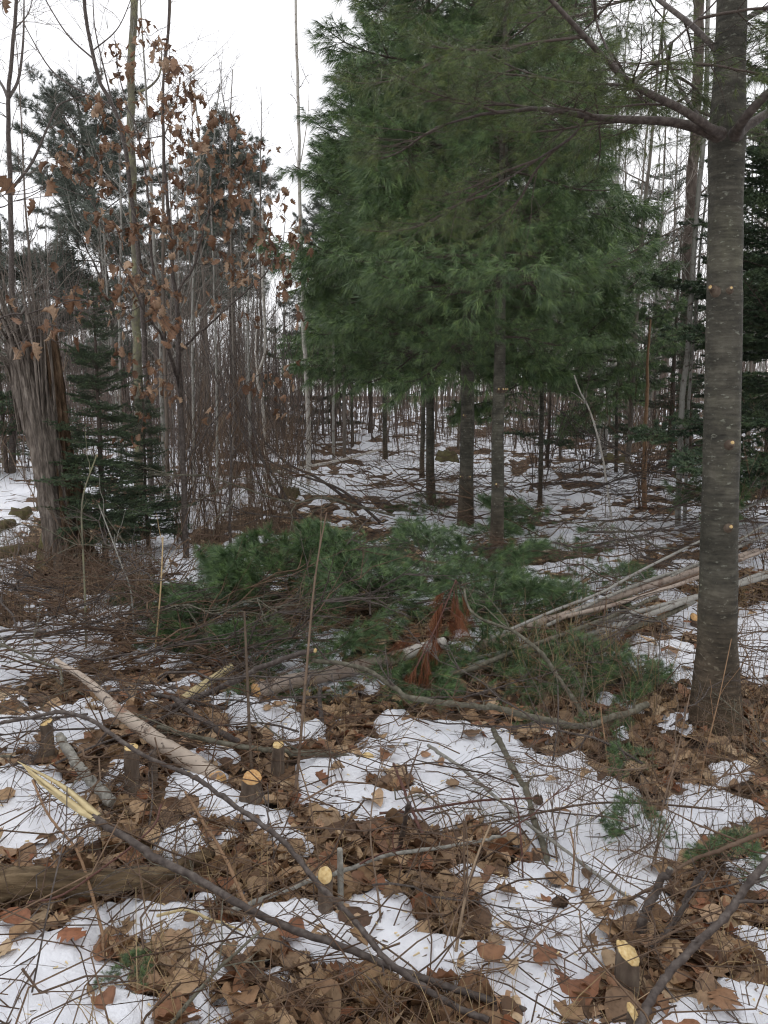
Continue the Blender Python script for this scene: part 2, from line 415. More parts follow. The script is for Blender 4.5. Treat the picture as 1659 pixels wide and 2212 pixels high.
# ------------------------------------------------------------------ ground and snow
SNOW = [
 [(-60,1985),(60,2000),(110,2020),(150,1985),(200,1955),(265,1965),(270,1995),(240,2050),(250,2090),(215,2130),(225,2170),(335,2185),(345,2290),(-80,2290)],
 [(-60,1690),(60,1680),(110,1685),(125,1725),(160,1720),(195,1775),(190,1830),(130,1845),(60,1860),(-60,1850)],
 [(345,1800),(420,1780),(440,1830),(430,1868),(360,1850)],
 [(335,1690),(400,1670),(500,1690),(545,1740),(610,1790),(665,1830),(660,1858),(560,1830),(480,1790),(400,1760)],
 [(625,1735),(720,1700),(840,1715),(905,1690),(870,1650),(800,1625),(850,1570),(960,1560),(1100,1585),(1150,1640),(1260,1640),(1280,1690),(1375,1715),(1350,1770),(1400,1800),(1440,1850),(1440,1910),(1400,1990),(1330,1985),(1260,1930),(1230,1895),(1150,1850),(1100,1800),(1040,1775),(960,1810),(900,1790),(760,1780)],
 [(1050,1940),(1130,1920),(1210,1930),(1290,1975),(1310,2060),(1315,2140),(1260,2170),(1230,2290),(1140,2290),(1100,2190),(1000,2170),(900,2130),(860,2060),(900,2040),(1000,2075),(1080,2075),(1110,2050),(1060,1975)],
 [(530,1990),(590,1975),(680,2000),(740,2050),(790,2050),(830,2015),(880,2010),(930,2050),(960,2120),(1000,2175),(1150,2230),(960,2160),(880,2140),(800,2120),(760,2105),(690,2085),(610,2060),(545,2040)],
 [(1370,2290),(1400,2205),(1500,2190),(1560,2140),(1640,2175),(1760,2200),(1760,2290)],
 [(1610,2035),(1730,2040),(1730,2120),(1650,2110)],
 [(1425,1800),(1470,1740),(1520,1715),(1640,1750),(1560,1790),(1500,1800),(1470,1840),(1430,1845)],
 [(1560,1880),(1640,1850),(1740,1860),(1740,1930),(1600,1920)],
 [(1583,1330),(1659,1320),(1760,1330),(1760,1440),(1590,1440)],
 [(1588,1235),(1640,1225),(1650,1260),(1600,1300),(1590,1290)],
 [(775,1975),(820,1935),(860,1980),(850,2000),(790,1995)],
 [(950,1895),(1010,1880),(1060,1910),(990,1915)],
 [(470,1560),(530,1515),(570,1530),(560,1570),(500,1585)],
 [(600,1590),(690,1570),(700,1610),(620,1610)],
 [(660,1655),(780,1640),(780,1700),(690,1700)],
 [(690,1495),(740,1470),(770,1475),(750,1510)],
 [(1435,1320),(1500,1300),(1510,1390),(1450,1390)],
 [(1310,1590),(1350,1575),(1365,1600),(1320,1600)],
 [(560,2125),(600,2110),(660,2130),(620,2150)],
 [(590,2145),(660,2120),(680,2150),(620,2155)],
 [(-60,1560),(90,1575),(60,1640),(-60,1640)],
 [(350,1640),(440,1630),(500,1650),(420,1665)],
 [(230,1660),(300,1650),(320,1680),(260,1690)],
 [(560,1550),(640,1545),(640,1580),(590,1580)],
 [(780,1600),(840,1595),(820,1640),(770,1640)],
 [(60,1560),(160,1530),(230,1560),(160,1590)],
 [(1180,1700),(1300,1720),(1350,1800),(1420,1870),(1400,1950),(1300,1940),(1230,1860),(1150,1780)],
 [(1100,1880),(1180,1860),(1230,1900),(1160,1930)],
 [(300,1340),(430,1300),(560,1330),(420,1400)],
 [(-40,1380),(150,1340),(260,1400),(120,1460),(-40,1470)],
 [(1100,1330),(1300,1290),(1420,1300),(1300,1370)],
]
def g0(u, v):
    r = raydir(u, v); t = -CAMH/min(r.z, -0.01)
    return (r.x*t, r.y*t)
POLY = [np.array([g0(*p) for p in poly]) for poly in SNOW]
def sdf(px, py, poly):
    d = np.full(px.shape, 1e9); inside = np.zeros(px.shape, bool)
    n = len(poly)
    for i in range(n):
        ax, ay = poly[i]; bx, by = poly[(i+1) % n]
        ex, ey = bx-ax, by-ay
        t = np.clip(((px-ax)*ex+(py-ay)*ey)/(ex*ex+ey*ey), 0, 1)
        d = np.minimum(d, (px-ax-t*ex)**2+(py-ay-t*ey)**2)
        c = ((ay > py) != (by > py)) & (px < (bx-ax)*(py-ay)/(by-ay+1e-12)+ax)
        inside ^= c
    d = np.sqrt(d)
    return np.where(inside, d, -d)
def snow_m(x, y):                             # signed "metres inside the snow patch"
    x = np.asarray(x, float); y = np.asarray(y, float)
    wob = (fbm(x*5, y*5, 4, 9)-0.5)*0.16 + (fbm(x*22, y*22, 3, 4)-0.5)*0.05
    near = np.full(x.shape, -1.0)
    mk = (np.abs(x) < 6.5) & (y > 0) & (y < 6.5)
    if mk.any():
        q = np.full(mk.sum(), -1.0)
        for poly in POLY: q = np.maximum(q, sdf(x[mk], y[mk], poly))
        near[mk] = q
    near = near + wob + 0.025
    sp = (fbm(x*4, y*4, 4, 13)-0.67)*0.5
    near = np.maximum(near, sp)
    a = fbm(x*0.9, y*0.9, 4, 21); b = fbm(x*3.1, y*3.1, 4, 22); c = fbm(x*8, y*8, 3, 23)
    cov = np.where((x < -1.2), 0.095, 0.045)    # more snow lies open on the left
    cov = cov + 0.035*np.clip((y-6.5)/4, 0, 1)
    far = ((a-0.5)*1.3+(b-0.5)*1.2+(c-0.5)*0.55+cov)*0.5
    r = np.sqrt(x*x+y*y)
    w = np.clip((y-4.0)/0.5, 0, 1)
    w = np.where(y < 0, 1, w)
    mid = np.maximum(near, np.where(w > 0.5, far, -1))
    return np.where(w > 0.99, np.where(r < 6.5, mid, far), np.where(w > 0, np.maximum(near, far*w-(1-w)*0.1), near))
def snow_t(x, y):
    m = snow_m(x, y)
    th = 0.062*(1-np.exp(-np.maximum(m, 0)/0.065)) + (fbm(x*2.6, y*2.6, 3, 31)-0.5)*0.07*np.clip(m*8, 0, 1)
    th = th + (fbm(x*8, y*8, 3, 33)-0.5)*0.034*np.clip(m*10, 0, 1)
    return np.where(m > 0, th, np.maximum(m, -0.06)*0.8)

def polar():
    A = np.radians(np.concatenate([np.arange(-180, -48, 4.0), np.arange(-48, 48, 0.25), np.arange(48, 180.01, 4.0)]))
    R = [0.25]
    while R[-1] < 420:
        r = R[-1]
        R.append(r*(1.06 if r < 1.3 else 1.0085 if r < 9 else 1.014 if r < 40 else 1.08))
    return A, np.array(R)
A_, R_ = polar()
RR, AA = np.meshgrid(R_, A_, indexing='ij')
X = RR*np.sin(AA); Y = RR*np.cos(AA)
HH = H(X, Y)
SM = snow_m(X, Y)
lump = (fbm(X*16, Y*16, 4, 41)-0.5)*0.035*np.clip(1.5-RR/30, 0, 1)
ZG = HH + np.where(SM > 0, 0, lump)
def gridfaces(nr, na):
    i = np.arange(nr-1)[:, None]*na; j = np.arange(na-1)[None, :]
    return np.stack([i+j, i+j+na, i+j+na+1, i+j+1], -1).reshape(-1, 4)[:, ::-1]
F = gridfaces(*X.shape)
g = MB(); g.add(np.stack([X, Y, ZG], -1).reshape(-1, 3), None, F)
ground = link('ground', g.mesh('ground', 'litter')); ground['kind'] = 'structure'
ground['label'] = 'forest floor of matted brown leaves and twigs'
ST = snow_t(X, Y)
keep = (ST.ravel()[F] > -0.012).any(1) & (RR.ravel()[F].max(1) < 140)
Fk = F[keep]; used = np.unique(Fk); remap = np.full(X.size, -1, np.int64); remap[used] = np.arange(len(used))
sv = np.stack([X, Y, HH+ST], -1).reshape(-1, 3)[used]
g = MB(); g.add(sv, None, remap[Fk])
snow = link('snow', g.mesh('snow', 'snow')); snow['kind'] = 'structure'
snow['label'] = 'melting patches of old white snow between the leaves'
del X, Y, HH, ZG, ST, SM, sv, AA, RR, F, Fk

def surf(x, y):
    return H(x, y)+np.maximum(snow_t(x, y), 0)

# ------------------------------------------------------------------ leaves
def leafgeo(kind, L, seed, curl=1.0):
    r = np.random.default_rng(seed)
    n = 10
    t = np.linspace(0, 1, n)
    if kind == 'aspen':   w = 0.52*np.sin(np.pi*np.clip(t, 0.02, 1)**0.62)**0.8
    elif kind == 'oak':   w = 0.36*np.sin(np.pi*t**0.85)**0.6*(1+0.28*np.where(np.arange(n) % 2, 1, -1))
    else:                 w = 0.13*np.sin(np.pi*t)**0.8
    w = np.maximum(w, 0.004)*L*r.uniform(0.85, 1.1)
    jag = (0.92, 1.06) if kind == 'aspen' else (0.75, 1.15)
    wl = w*r.uniform(*jag, n); wr = w*r.uniform(*jag, n)
    bend = r.uniform(-1.6, 1.6)*curl; cup = r.uniform(-0.3, 1.1)*curl; tw = r.uniform(-0.8, 0.8)*curl
    ang = bend*(t-0.5)
    dx = np.cos(ang)*L/(n-1); dz = np.sin(ang)*L/(n-1)
    mx = np.cumsum(dx)-dx[0]-L/2; mz = np.cumsum(dz)-dz[0]
    V = []
    for i in range(n):
        a = tw*(t[i]-0.5)
        ripl = r.uniform(-0.12, 0.12, 2)*w[i]
        for s, ww in ((1, wl[i]), (0.45, wl[i]), (0, 0), (-0.45, wr[i]), (-1, wr[i])):
            y = s*ww*math.cos(cup*abs(s)*0.8); z = abs(s)*ww*math.sin(cup*abs(s)*0.9)+(ripl[0 if s > 0 else 1] if abs(s) == 1 else 0)
            V.append((mx[i], y*math.cos(a)-z*math.sin(a), mz[i]+y*math.sin(a)+z*math.cos(a)))
    V = np.array(V)
    V[:, 2] -= np.median(V[:, 2])
    i = np.arange(n-1)[:, None]*5; j = np.arange(4)[None]
    F4 = np.stack([i+j, i+j+5, i+j+6, i+j+1], -1).reshape(-1, 4)
    pet = np.array([[mx[0]-0.0, 0, V[2, 2]], [mx[0]-L*0.35, r.uniform(-.1, .1)*L, V[2, 2]+0.1*L]])
    return V, F4, pet
LEAFK = ['aspen', 'oak', 'aspen', 'oak', 'aspen', 'long', 'oak', 'aspen', 'oak', 'aspen', 'long', 'oak', 'aspen', 'oak']
LG = [leafgeo(k, 0.100 if k != 'long' else 0.115, 100+i) for i, k in enumerate(LEAFK)]
def place_sheet(V, yaw, tilt, tdir, scale, pos):
    c, s = math.cos(yaw), math.sin(yaw)
    P = V*scale
    P = np.stack([P[:, 0]*c-P[:, 1]*s, P[:, 0]*s+P[:, 1]*c, P[:, 2]], -1)
    ax = np.array([math.cos(tdir), math.sin(tdir), 0]); ct, st_ = math.cos(tilt), math.sin(tilt)
    P = P*ct + np.cross(np.broadcast_to(ax, P.shape), P)*st_ + ax*(P@ax)[:, None]*(1-ct)
    return P+np.asarray(pos)
LM = []
for i, (V, F4, pet) in enumerate(LG):
    b = MB(); b.add(V, None, F4); b.tubes(pet, np.array([0.0012, 0.001]), 3)
    LM.append(b.mesh('leaf', 'leaf'))
def polar_pts(n, r0, r1, a=28, p=1.0):
    u = rng.random(n)
    r = np.exp(math.log(r0)+(math.log(r1)-math.log(r0))*u**p)
    th = np.radians(rng.uniform(-a, a, n))
    return r*np.sin(th), r*np.cos(th)
x, y = polar_pts(13500, 1.5, 7.0, 44, 0.9)
m = snow_m(x, y)
ok = (m < 0.01) | (rng.random(len(x)) < 0.035)
x, y, m = x[ok], y[ok], m[ok]
z = surf(x, y)
order = np.argsort(np.hypot(x, y)+np.where(np.abs(x) > .47*y+.05, 50, 0)+np.where(y < 1.75, 50, 0))
# the largest in view are leaves of their own, the rest are joined
single = set(order[:285].tolist())
b = MB()
for i in range(len(x)):
    k = rng.integers(len(LG)); yaw = rng.uniform(0, 6.28); tilt = abs(rng.normal(0, 0.36)); td = rng.uniform(0, 6.28); sc = rng.uniform(0.55, 1.25)
    if m[i] > 0.01: tilt *= 0.4; sc *= 0.75
    zz = z[i]+rng.uniform(0.0, 0.03)
    if i in single:
        o = bpy.data.objects.new('leaf', LM[k]); COL.objects.link(o); o.parent = ground
        ax = Vector((math.cos(td), math.sin(td), 0))
        o.matrix_local = Matrix.Translation((x[i], y[i], zz)) @ Matrix.Rotation(tilt, 4, ax) @ Matrix.Rotation(yaw, 4, 'Z') @ Matrix.Scale(sc*1.22, 4)
    else:
        V, F4, pet = LG[k]
        b.add(place_sheet(V, yaw, tilt, td, sc, (x[i], y[i], zz)), None, F4)
nearlit = link('leaf_litter', b.mesh('leaf_litter', 'leaf'), None, None, 'stuff')
nearlit['label'] = 'countless brown fallen leaves matted on the forest floor'
# farther leaves: a few faces each
x, y = polar_pts(24000, 5.0, 32.0, 40, 1.2)
m = snow_m(x, y); ok = (m < -0.01) | (rng.random(len(x)) < 0.03); x, y = x[ok], y[ok]; z = surf(x, y)+rng.uniform(0.005, 0.05, len(x))
n = len(x)
q = np.array([[-.5, 0, 0], [-.1, .35, .08], [.5, 0, .1], [-.1, -.35, .1]])
q = q[None]*(rng.uniform(0.07, 0.14, n))[:, None, None]
q = q*rng.uniform(0.6, 1.3, (n, 4, 1))
yw = rng.uniform(0, 6.28, n); c, s = np.cos(yw)[:, None], np.sin(yw)[:, None]
tl = rng.normal(0, 0.5, n)[:, None]
px_ = q[..., 0]*c-q[..., 1]*s; py_ = q[..., 0]*s+q[..., 1]*c; pz_ = q[..., 2]+px_*np.sin(tl)
V = np.stack([px_+x[:, None], py_+y[:, None], pz_+z[:, None]], -1).reshape(-1, 3)
i4 = np.arange(n)[:, None]*4
b = MB(); b.add(V, np.concatenate([i4+[0, 1, 2], i4+[0, 2, 3]], 0))
o = link('distant_leaf_litter', b.mesh('distant_leaf_litter', 'leaf', False), None, None, 'stuff')
o['label'] = 'brown fallen leaves strewn far back through the woods'

# ------------------------------------------------------------------ fine twigs, grass, fallen needles, saw chips
def lying(n, r0, r1, Lr, Rr, lift, mat, name, label, K=4, sides=3, a=40, p=1.0, dirmu=0.0, dirsd=3.0, sn=1.0, pitch=0.12):
    x, y = polar_pts(n, r0, r1, a, p)
    if sn < 1: 
        ok = (snow_m(x, y) < 0.02) | (rng.random(n) < sn); x, y = x[ok], y[ok]; n = len(x)
    L = rng.uniform(*Lr, n); th = rng.normal(dirmu, dirsd, n)+np.where(rng.random(n) < 0.3, rng.uniform(0, 3.1, n), 0); pi_ = rng.normal(0, pitch, n)
    d = np.stack([np.cos(th)*np.cos(pi_), np.sin(th)*np.cos(pi_), np.sin(pi_)], -1)
    t = np.linspace(-0.5, 0.5, K)
    side = np.stack([-np.sin(th), np.cos(th), 0*th], -1)
    z = surf(x, y)+rng.uniform(lift[0], lift[1], n)+np.abs(np.sin(pi_))*L*0.5
    w = np.cumsum(rng.normal(0, 0.09, (n, K)), 1); w -= w.mean(1, keepdims=True)
    w2 = np.cumsum(rng.normal(0, 0.04, (n, K)), 1)
    P = np.stack([x, y, z], -1)[:, None]+d[:, None]*(t[None, :, None]*L[:, None, None])+side[:, None]*(w*L[:, None])[..., None]
    P[..., 2] += w2*L[:, None]
    R = rng.uniform(*Rr, n)[:, None]*np.linspace(1.0, 0.55, K)[None]
    b = MB(); b.tubes(P, R, sides)
    o = link(name, b.mesh(name, mat), None, None, 'stuff'); o['label'] = label
    return o
lying(2300, 1.6, 6, (0.08, 0.45), (0.0010, 0.0032), (0.0, 0.05), 'brush', 'fine_twigs', 'countless fine twigs littering the leaves and snow', sn=0.28)
lying(2050, 4.5, 22, (0.2, 0.9), (0.002, 0.006), (0.0, 0.16), 'brush', 'twig_litter', 'brown twig litter over the snow farther back', p=0.9, dirsd=0.8, pitch=0.14)
lying(560, 1.7, 6.5, (0.35, 1.1), (0.0016, 0.0042), (0.0, 0.12), 'brush', 'loose_twigs', 'countless loose brown twigs crossing over the forest floor', K=7, sn=0.35, pitch=0.16)
lying(1800, 1.6, 6, (0.01, 0.035), (0.001, 0.003), (0.0, 0.004), 'weed', 'litter_crumbs', 'dark crumbs of bark and leaf scattered on snow', K=2, sides=3, pitch=0.05)
lying(700, 18, 45, (0.5, 2.2), (0.006, 0.02), (0.0, 0.35), 'brush', 'distant_slash', 'brown slash and fallen stems far back among the trees', dirsd=0.8, pitch=0.16)
lying(1200, 1.6, 4, (0.04, 0.09), (0.0004, 0.0007), (0.0, 0.006), 'needle_dead', 'fallen_needles', 'thin rusty pine needles scattered on the snow', K=3, pitch=0.03)
lying(900, 1.6, 4.5, (0.005, 0.02), (0.0015, 0.004), (0.003, 0.01), 'chip', 'wood_chips', 'small yellow saw chips scattered on the leaves', K=2, sides=3)
def blades(n, r0, r1, Hr, mat, name, label, a=40, cl=0.5, lean=0.7, w=0.0018, K=4, area=None, p=1.0, patch=0.5):
    x, y = polar_pts(n, r0, r1, a, p)
    if area is not None: 
        cx, cy, rad = area
        x = cx+rng.normal(0, rad, n); y = cy+rng.normal(0, rad, n)
    ok = (fbm(x*2.2, y*2.2, 3, 55) > patch) & (snow_m(x, y) < 0.03); x, y = x[ok], y[ok]; n = len(x)
    z = surf(x, y); h = rng.uniform(*Hr, n); th = rng.uniform(0, 6.28, n); ln = np.abs(rng.normal(0, lean, n))
    t = np.linspace(0, 1, K)
    P = np.stack([x, y, z], -1)[:, None]+0*t[None, :, None]
    bendx = (t[None]**1.6)*h[:, None]*np.sin(np.clip(ln, 0, 1.5))[:, None]
    P[..., 0] += bendx*np.cos(th)[:, None]; P[..., 1] += bendx*np.sin(th)[:, None]
    P[..., 2] += (t[None]-0.45*t[None]**2*np.clip(ln, 0, 1.4)[:, None])*h[:, None]
    b = MB(); b.tubes(P, (w*rng.uniform(0.6, 1.4, n))[:, None]*np.linspace(1, 0.3, K)[None], 3)
    o = link(name, b.mesh(name, mat), None, None, 'stuff'); o['label'] = label
blades(3900, 1.7, 8, (0.06, 0.30), 'grass', 'dry_grass', 'thin dry tan grass blades among the leaves')
p_ = G(1240, 1440); blades(900, 1, 2, (0.12, 0.4), 'grass', 'grass', 'matted tan grass by the big trunk', area=(p_.x, p_.y, 0.35), patch=0.3)
p_ = G(1640, 1330); blades(600, 1, 2, (0.15, 0.4), 'grass', 'grass', 'matted tan grass behind the big trunk', area=(p_.x, p_.y, 0.3), patch=0.2)
# ------------------------------------------------------------------ traced branches, logs and stumps
PXM = 1.0
def irregular(P, R, k, amp, seed, flat=1.0):
    """one tube with lumpy radius, returned as arrays"""
    b = MB(); b.tubes(P, R, k, True, flat)
    return b
def stick(pts, w0, w1, mat, label, name='fallen_branch', cat='branch', group=None, twigs=0, knots=0.22, k=9, cutA=False, cutB=False, cutmat='cut', tl=0.35, seed=1, twigmat=None, lump=None):
    """pts: (u, v, height above ground); w0, w1: widths in view units at both ends"""
    r = np.random.default_rng(seed*31+5)
    W = [G(*p) for p in pts]
    n = max(20, 8*len(pts))
    P = spline(W, n)
    dist = np.linalg.norm(P-np.array([0, 0, CAMH]), axis=1)
    R = np.linspace(w0, w1, n)*dist/FPX/2
    R = R*(1+knots*(r.random(n)-0.4))
    P[1:-1] += r.normal(0, 1, (n-2, 3))*R[1:-1, None]*.45*knots
    for j in range(3+r.integers(0, 3), n-2, 9): P[j:] += r.normal(0, 1, 3)*R[j]*1.6*knots; R[j] *= 1+knots*.8
    o0 = P.mean(0); o0[2] = P[:, 2].min()
    b = MB(); b.tubes(P, R, k, True)
    for j in range(4, n-2, 6):                # broken side shoots and bud scars
        if r.random() < .6 and knots > .1:
            t = nrm(P[j]-P[j-1]); d = nrm(np.cross(t, r.normal(size=3))+t*.5); L = R[j]*r.uniform(1.6, 5)
            b.tubes(np.array([P[j], P[j]+d*(R[j]+L*.5), P[j]+d*(R[j]+L)]), np.array([R[j]*.45, R[j]*.25, R[j]*.16]), 5, True)
    root = link(name, b.mesh(name, mat, origin=o0), None, tuple(o0))
    tag(root, label, cat, group)
    for e, flag in ((0, cutA), (-1, cutB)):
        if flag:
            d = nrm(P[0]-P[1]) if e == 0 else nrm(P[-1]-P[-2])
            c = P[e]+d*0.001
            cut = disc(c, d+np.array([0, -0.25, 0.15]), R[e]*1.02, r)
            link('cut_face', cut.mesh('cut_face', cutmat, False, origin=o0), root)
    for i in range(twigs):
        j = r.integers(2, n-1)
        t = nrm(P[j]-P[j-1]); sd_ = nrm(np.cross(t, r.normal(size=3)))
        d = nrm(t*0.9*(1 if w1 < w0 else -1)+sd_*0.8+np.array([0, 0, 0.15]))
        L = tl*r.uniform(0.5, 1.3)
        q = P[j]+np.outer(np.linspace(0, 1, 6), d)*L+np.cumsum(r.normal(0, 0.022*L, (6, 3)), 0)
        q[0] = P[j]
        tb = MB(); tb.tubes(q, np.linspace(min(R[j]*0.55, 0.006), 0.0013, 6), 5)
        for _ in range(3):
            jj = r.integers(1, 5); d2 = nrm(d+r.normal(0, 0.6, 3)); L2 = L*0.45
            q2 = q[jj]+np.outer(np.linspace(0, 1, 4), d2)*L2+np.cumsum(r.normal(0, 0.02*L2, (4, 3)), 0); q2[0] = q[jj]
            tb.tubes(q2, np.linspace(0.002, 0.001, 4), 4)
        link('twig', tb.mesh('twig', twigmat or mat, origin=o0), root)
    return root, P, R
def disc(c, nvec, rad, r, n=14, ell=1.0):
    nvec = nrm(nvec); a = nrm(np.cross(nvec, [0.3, 0.2, 1])); b2 = np.cross(nvec, a)
    ang = np.linspace(0, 2*math.pi, n, endpoint=False)
    ring = c+np.outer(np.cos(ang), a)*rad*ell+np.outer(np.sin(ang), b2)*rad
    ring = ring+r.normal(0, rad*0.04, ring.shape)
    up = c+nvec*rad*0.06
    low = ring-nvec*rad*0.25
    b = MB()
    i = np.arange(n); j = (i+1) % n
    b.add(np.vstack([ring, up[None], low]), np.stack([i, j, 0*i+n], -1), np.stack([i, i+n+1, j+n+1, j], -1))
    return b

# big dark branch with a splintered end across the near ground
r1, P1_, R1_ = stick([(200,1765,.34),(260,1805,.31),(330,1850,.27),(440,1905,.22),(520,1955,.19),(640,2012,.15),(760,2050,.12),(860,2095,.1),(960,2130,.08),(1080,2168,.05),(1220,2215,.04)],
   15, 13, 'darkbark', 'long dark cut branch with pale splintered end lying across the leaves', knots=0.16, seed=1)
sp_ = MB()
for i, (u, v, h) in enumerate([(38,1645,.42),(48,1652,.42),(60,1668,.41),(80,1690,.4),(55,1660,.42)]):
    a_ = np.array(G(u, v, h)); c_ = P1_[0]+rng.normal(0, .006, 3)
    q = spline([c_+(P1_[1]-P1_[0])*0.9, c_, (a_+c_)/2+rng.normal(0, .008, 3), a_], 8)
    sb = MB(); sb.tubes(q, np.array([.009, .014, .012, .011, .009, .007, .005, .002])*rng.uniform(.7, 1.1), 4, flat=0.4)
    link('splinter', sb.mesh('splinter', 'splinter', False, origin=np.array(r1.location)), r1)
stick([(-10,1563,.42),(60,1552,.42),(130,1540,.42),(200,1560,.40),(250,1595,.38),(300,1630,.36),(350,1655,.33),(400,1675,.31),(450,1703,.28),(500,1745,.25),(560,1790,.23),(620,1840,.2),(690,1930,.17),(760,2000,.15),(830,2085,.14),(900,2140,.09),(980,2190,.06),(1060,2225,.05)],
   7, 12, 'darkbark', 'long dark curving branch arching over the yellow cut sapling stump', twigs=3, seed=2, tl=.2)
stick([(500,1967,.06),(575,1940,.06),(670,1905,.08),(755,1882,.08),(830,1855,.1),(945,1838,.1),(1030,1823,.1),(1085,1815,.09)],
   10, 6, 'greybark', 'pale grey lichened stick slanting behind the round cut post stump', seed=3, twigs=2, tl=.25, twigmat='redtwig')
stick([(1065,1575,.12),(1100,1645,.08),(1130,1700,.06),(1150,1775,.05),(1172,1845,.04),(1180,1890,.02)],
   11, 13, 'olivebark', 'olive grey crooked stick standing out across the open snow', seed=4)
stick([(675,1427,.30),(750,1437,.28),(800,1452,.24),(850,1485,.2),(890,1508,.18),(1055,1530,.14),(1130,1550,.13),(1200,1563,.13),(1255,1567,.13),(1330,1550,.15),(1392,1529,.17)],
   9, 14, 'olivebark', 'long olive grey branch lying along the upper edge of the snow', twigs=4, seed=5, tl=.3, twigmat='darkbark', cutB=True, cutmat='darkbark')
stick([(1003,1272,.55),(1008,1300,.50),(1022,1325,.46),(1050,1343,.42),(1100,1362,.37),(1140,1390,.32),(1170,1417,.27),(1195,1452,.2),(1215,1480,.15),(1262,1550,.04)],
   4, 11, 'olivebark', 'bent grey stem arching out of the cut pine boughs', seed=6, twigs=3, tl=.3)
stick([(680,1405,.36),(640,1413,.33),(600,1427,.3),(540,1447,.24),(490,1475,.18),(430,1503,.12),(360,1530,.05)],
   10, 12, 'darkbark', 'dark branch with a pale cut tip slanting down beneath the green boughs', seed=7, cutA=True)
stick([(340,1570,.12),(425,1590,.12),(525,1610,.11),(600,1620,.1),(700,1622,.08),(785,1634,.05)],
   8, 13, 'olivebark', 'straight olive grey pole lying level behind the cut stumps', seed=8, twigs=2, cutB=True)
stick([(370,1505,.16),(415,1540,.13),(465,1570,.09),(515,1597,.05)], 10, 13, 'darkbark', 'short dark crooked branch above the level grey pole', seed=9)
b11, P11, R11 = stick([(120,1425,.28),(140,1440,.25),(195,1475,.2),(260,1540,.16),(320,1585,.13),(375,1625,.1),(440,1663,.07),(466,1685,.06)],
   9, 38, 'birchlog', 'fallen birch log with peeling pinkish bark and orange cut end', name='fallen_log', cat='log', k=14, cutB=True, cutmat='cutorange', knots=.06, seed=10)
stick([(128,1588,.14),(165,1640,.09),(210,1690,.07),(248,1730,.04)], 16, 22, 'greybark', 'thick grey stick slanting down beside the slim post with a yellow top', seed=11)
stick([(400,1710,.22),(440,1780,.17),(475,1840,.13),(520,1940,.08),(555,2015,.05),(588,2092,.0)], 5, 8, 'tantwig', 'straight orange tan stem crossing the dark splintered branch', seed=12)
stick([(1680,1845,.42),(1640,1895,.4),(1580,1980,.33),(1505,2050,.27),(1450,2110,.22),(1400,2190,.2),(1380,2230,.2)], 12, 16, 'darkbark', 'thick brown branch rising past the slanted yellow stump', seed=13, twigs=2, tl=.25)
stick([(925,1610,.12),(1005,1662,.1),(1080,1725,.1),(1155,1787,.1),(1230,1842,.08),(1305,1900,.06),(1362,1942,.04)], 7, 6, 'greybark', 'thin straight pale twig crossing the open snow diagonally', seed=14, twigs=3, tl=.25)
stick([(820,1757,.06),(900,1748,.07),(980,1735,.08),(1060,1725,.09),(1160,1722,.1)], 6, 4, 'redtwig', 'thin red twig lying level over the snow', seed=15)
stick([(850,1650,.1),(885,1735,.08),(905,1775,.06),(940,1850,.02)], 5, 7, 'redtwig', 'red brown twig bending down across the level red twig', seed=16)
stick([(884,1735,.3),(876,1765,.2),(868,1800,.1),(858,1845,.0)], 9, 9, 'darkbark', 'short dark upright broken stem at the edge of the snow', cutA=True, seed=17, cutmat='darkbark')
stick([(1660,1795,.22),(1560,1835,.2),(1490,1860,.17),(1400,1925,.1),(1330,1960,.04)], 9, 5, 'brush', 'thin brown branch running above the snow to the big stub', seed=18, twigs=3, tl=.3)
stick([(830,1800,.1),(940,1800,.1),(1100,1770,.12),(1260,1738,.15),(1380,1735,.17),(1560,1750,.2)], 4, 4, 'brush', 'very thin brown twig crossing the whole open snow', seed=19, twigs=4, tl=.2)
stick([(1448,1876,.22),(1425,1930,.14),(1405,1968,.09),(1385,2035,.0)], 12, 20, 'darkbark', 'knobbly brown stub leaning over the snow beside bent stems', name='broken_stub', seed=20, cutA=True, cutmat='greybark')
stick([(1520,1880,.2),(1480,1950,.1),(1440,2010,.05),(1400,2050,.03)], 9, 12, 'darkbark', 'rough dark stick lying behind the knobbly stub', seed=21, twigs=2, tl=.3)
stick([(370,2212,.08),(440,2130,.12),(480,2085,.16),(560,2010,.2)], 8, 5, 'olivebark', 'forked grey brown stick poking up from the near leaves', seed=22, twigs=2, tl=.2)
stick([(340,1978,.1),(405,1965,.12),(460,1985,.1),(530,2010,.05)], 6, 4, 'splinter', 'pale bent stick angled below the splintered branch', seed=23)
stick([(60,1950,.1),(150,1925,.12),(320,1800,.2),(350,1740,.25)], 4, 4, 'redtwig', 'thin red brown stem rising over the old log', seed=24)
stick([(70,1685,.25),(105,1760,.2),(170,1840,.16),(210,1960,.1),(230,2055,.04),(215,2120,.0)], 4, 6, 'tantwig', 'orange brown curved stem crossing in front of the old log', seed=25, twigs=2, tl=.2)
stick([(1130,1905,.0),(1128,1840,.2),(1120,1760,.3),(1105,1700,.4)], 4, 3, 'redtwig', 'slender upright twig on the snow among crossing twigs', seed=26)
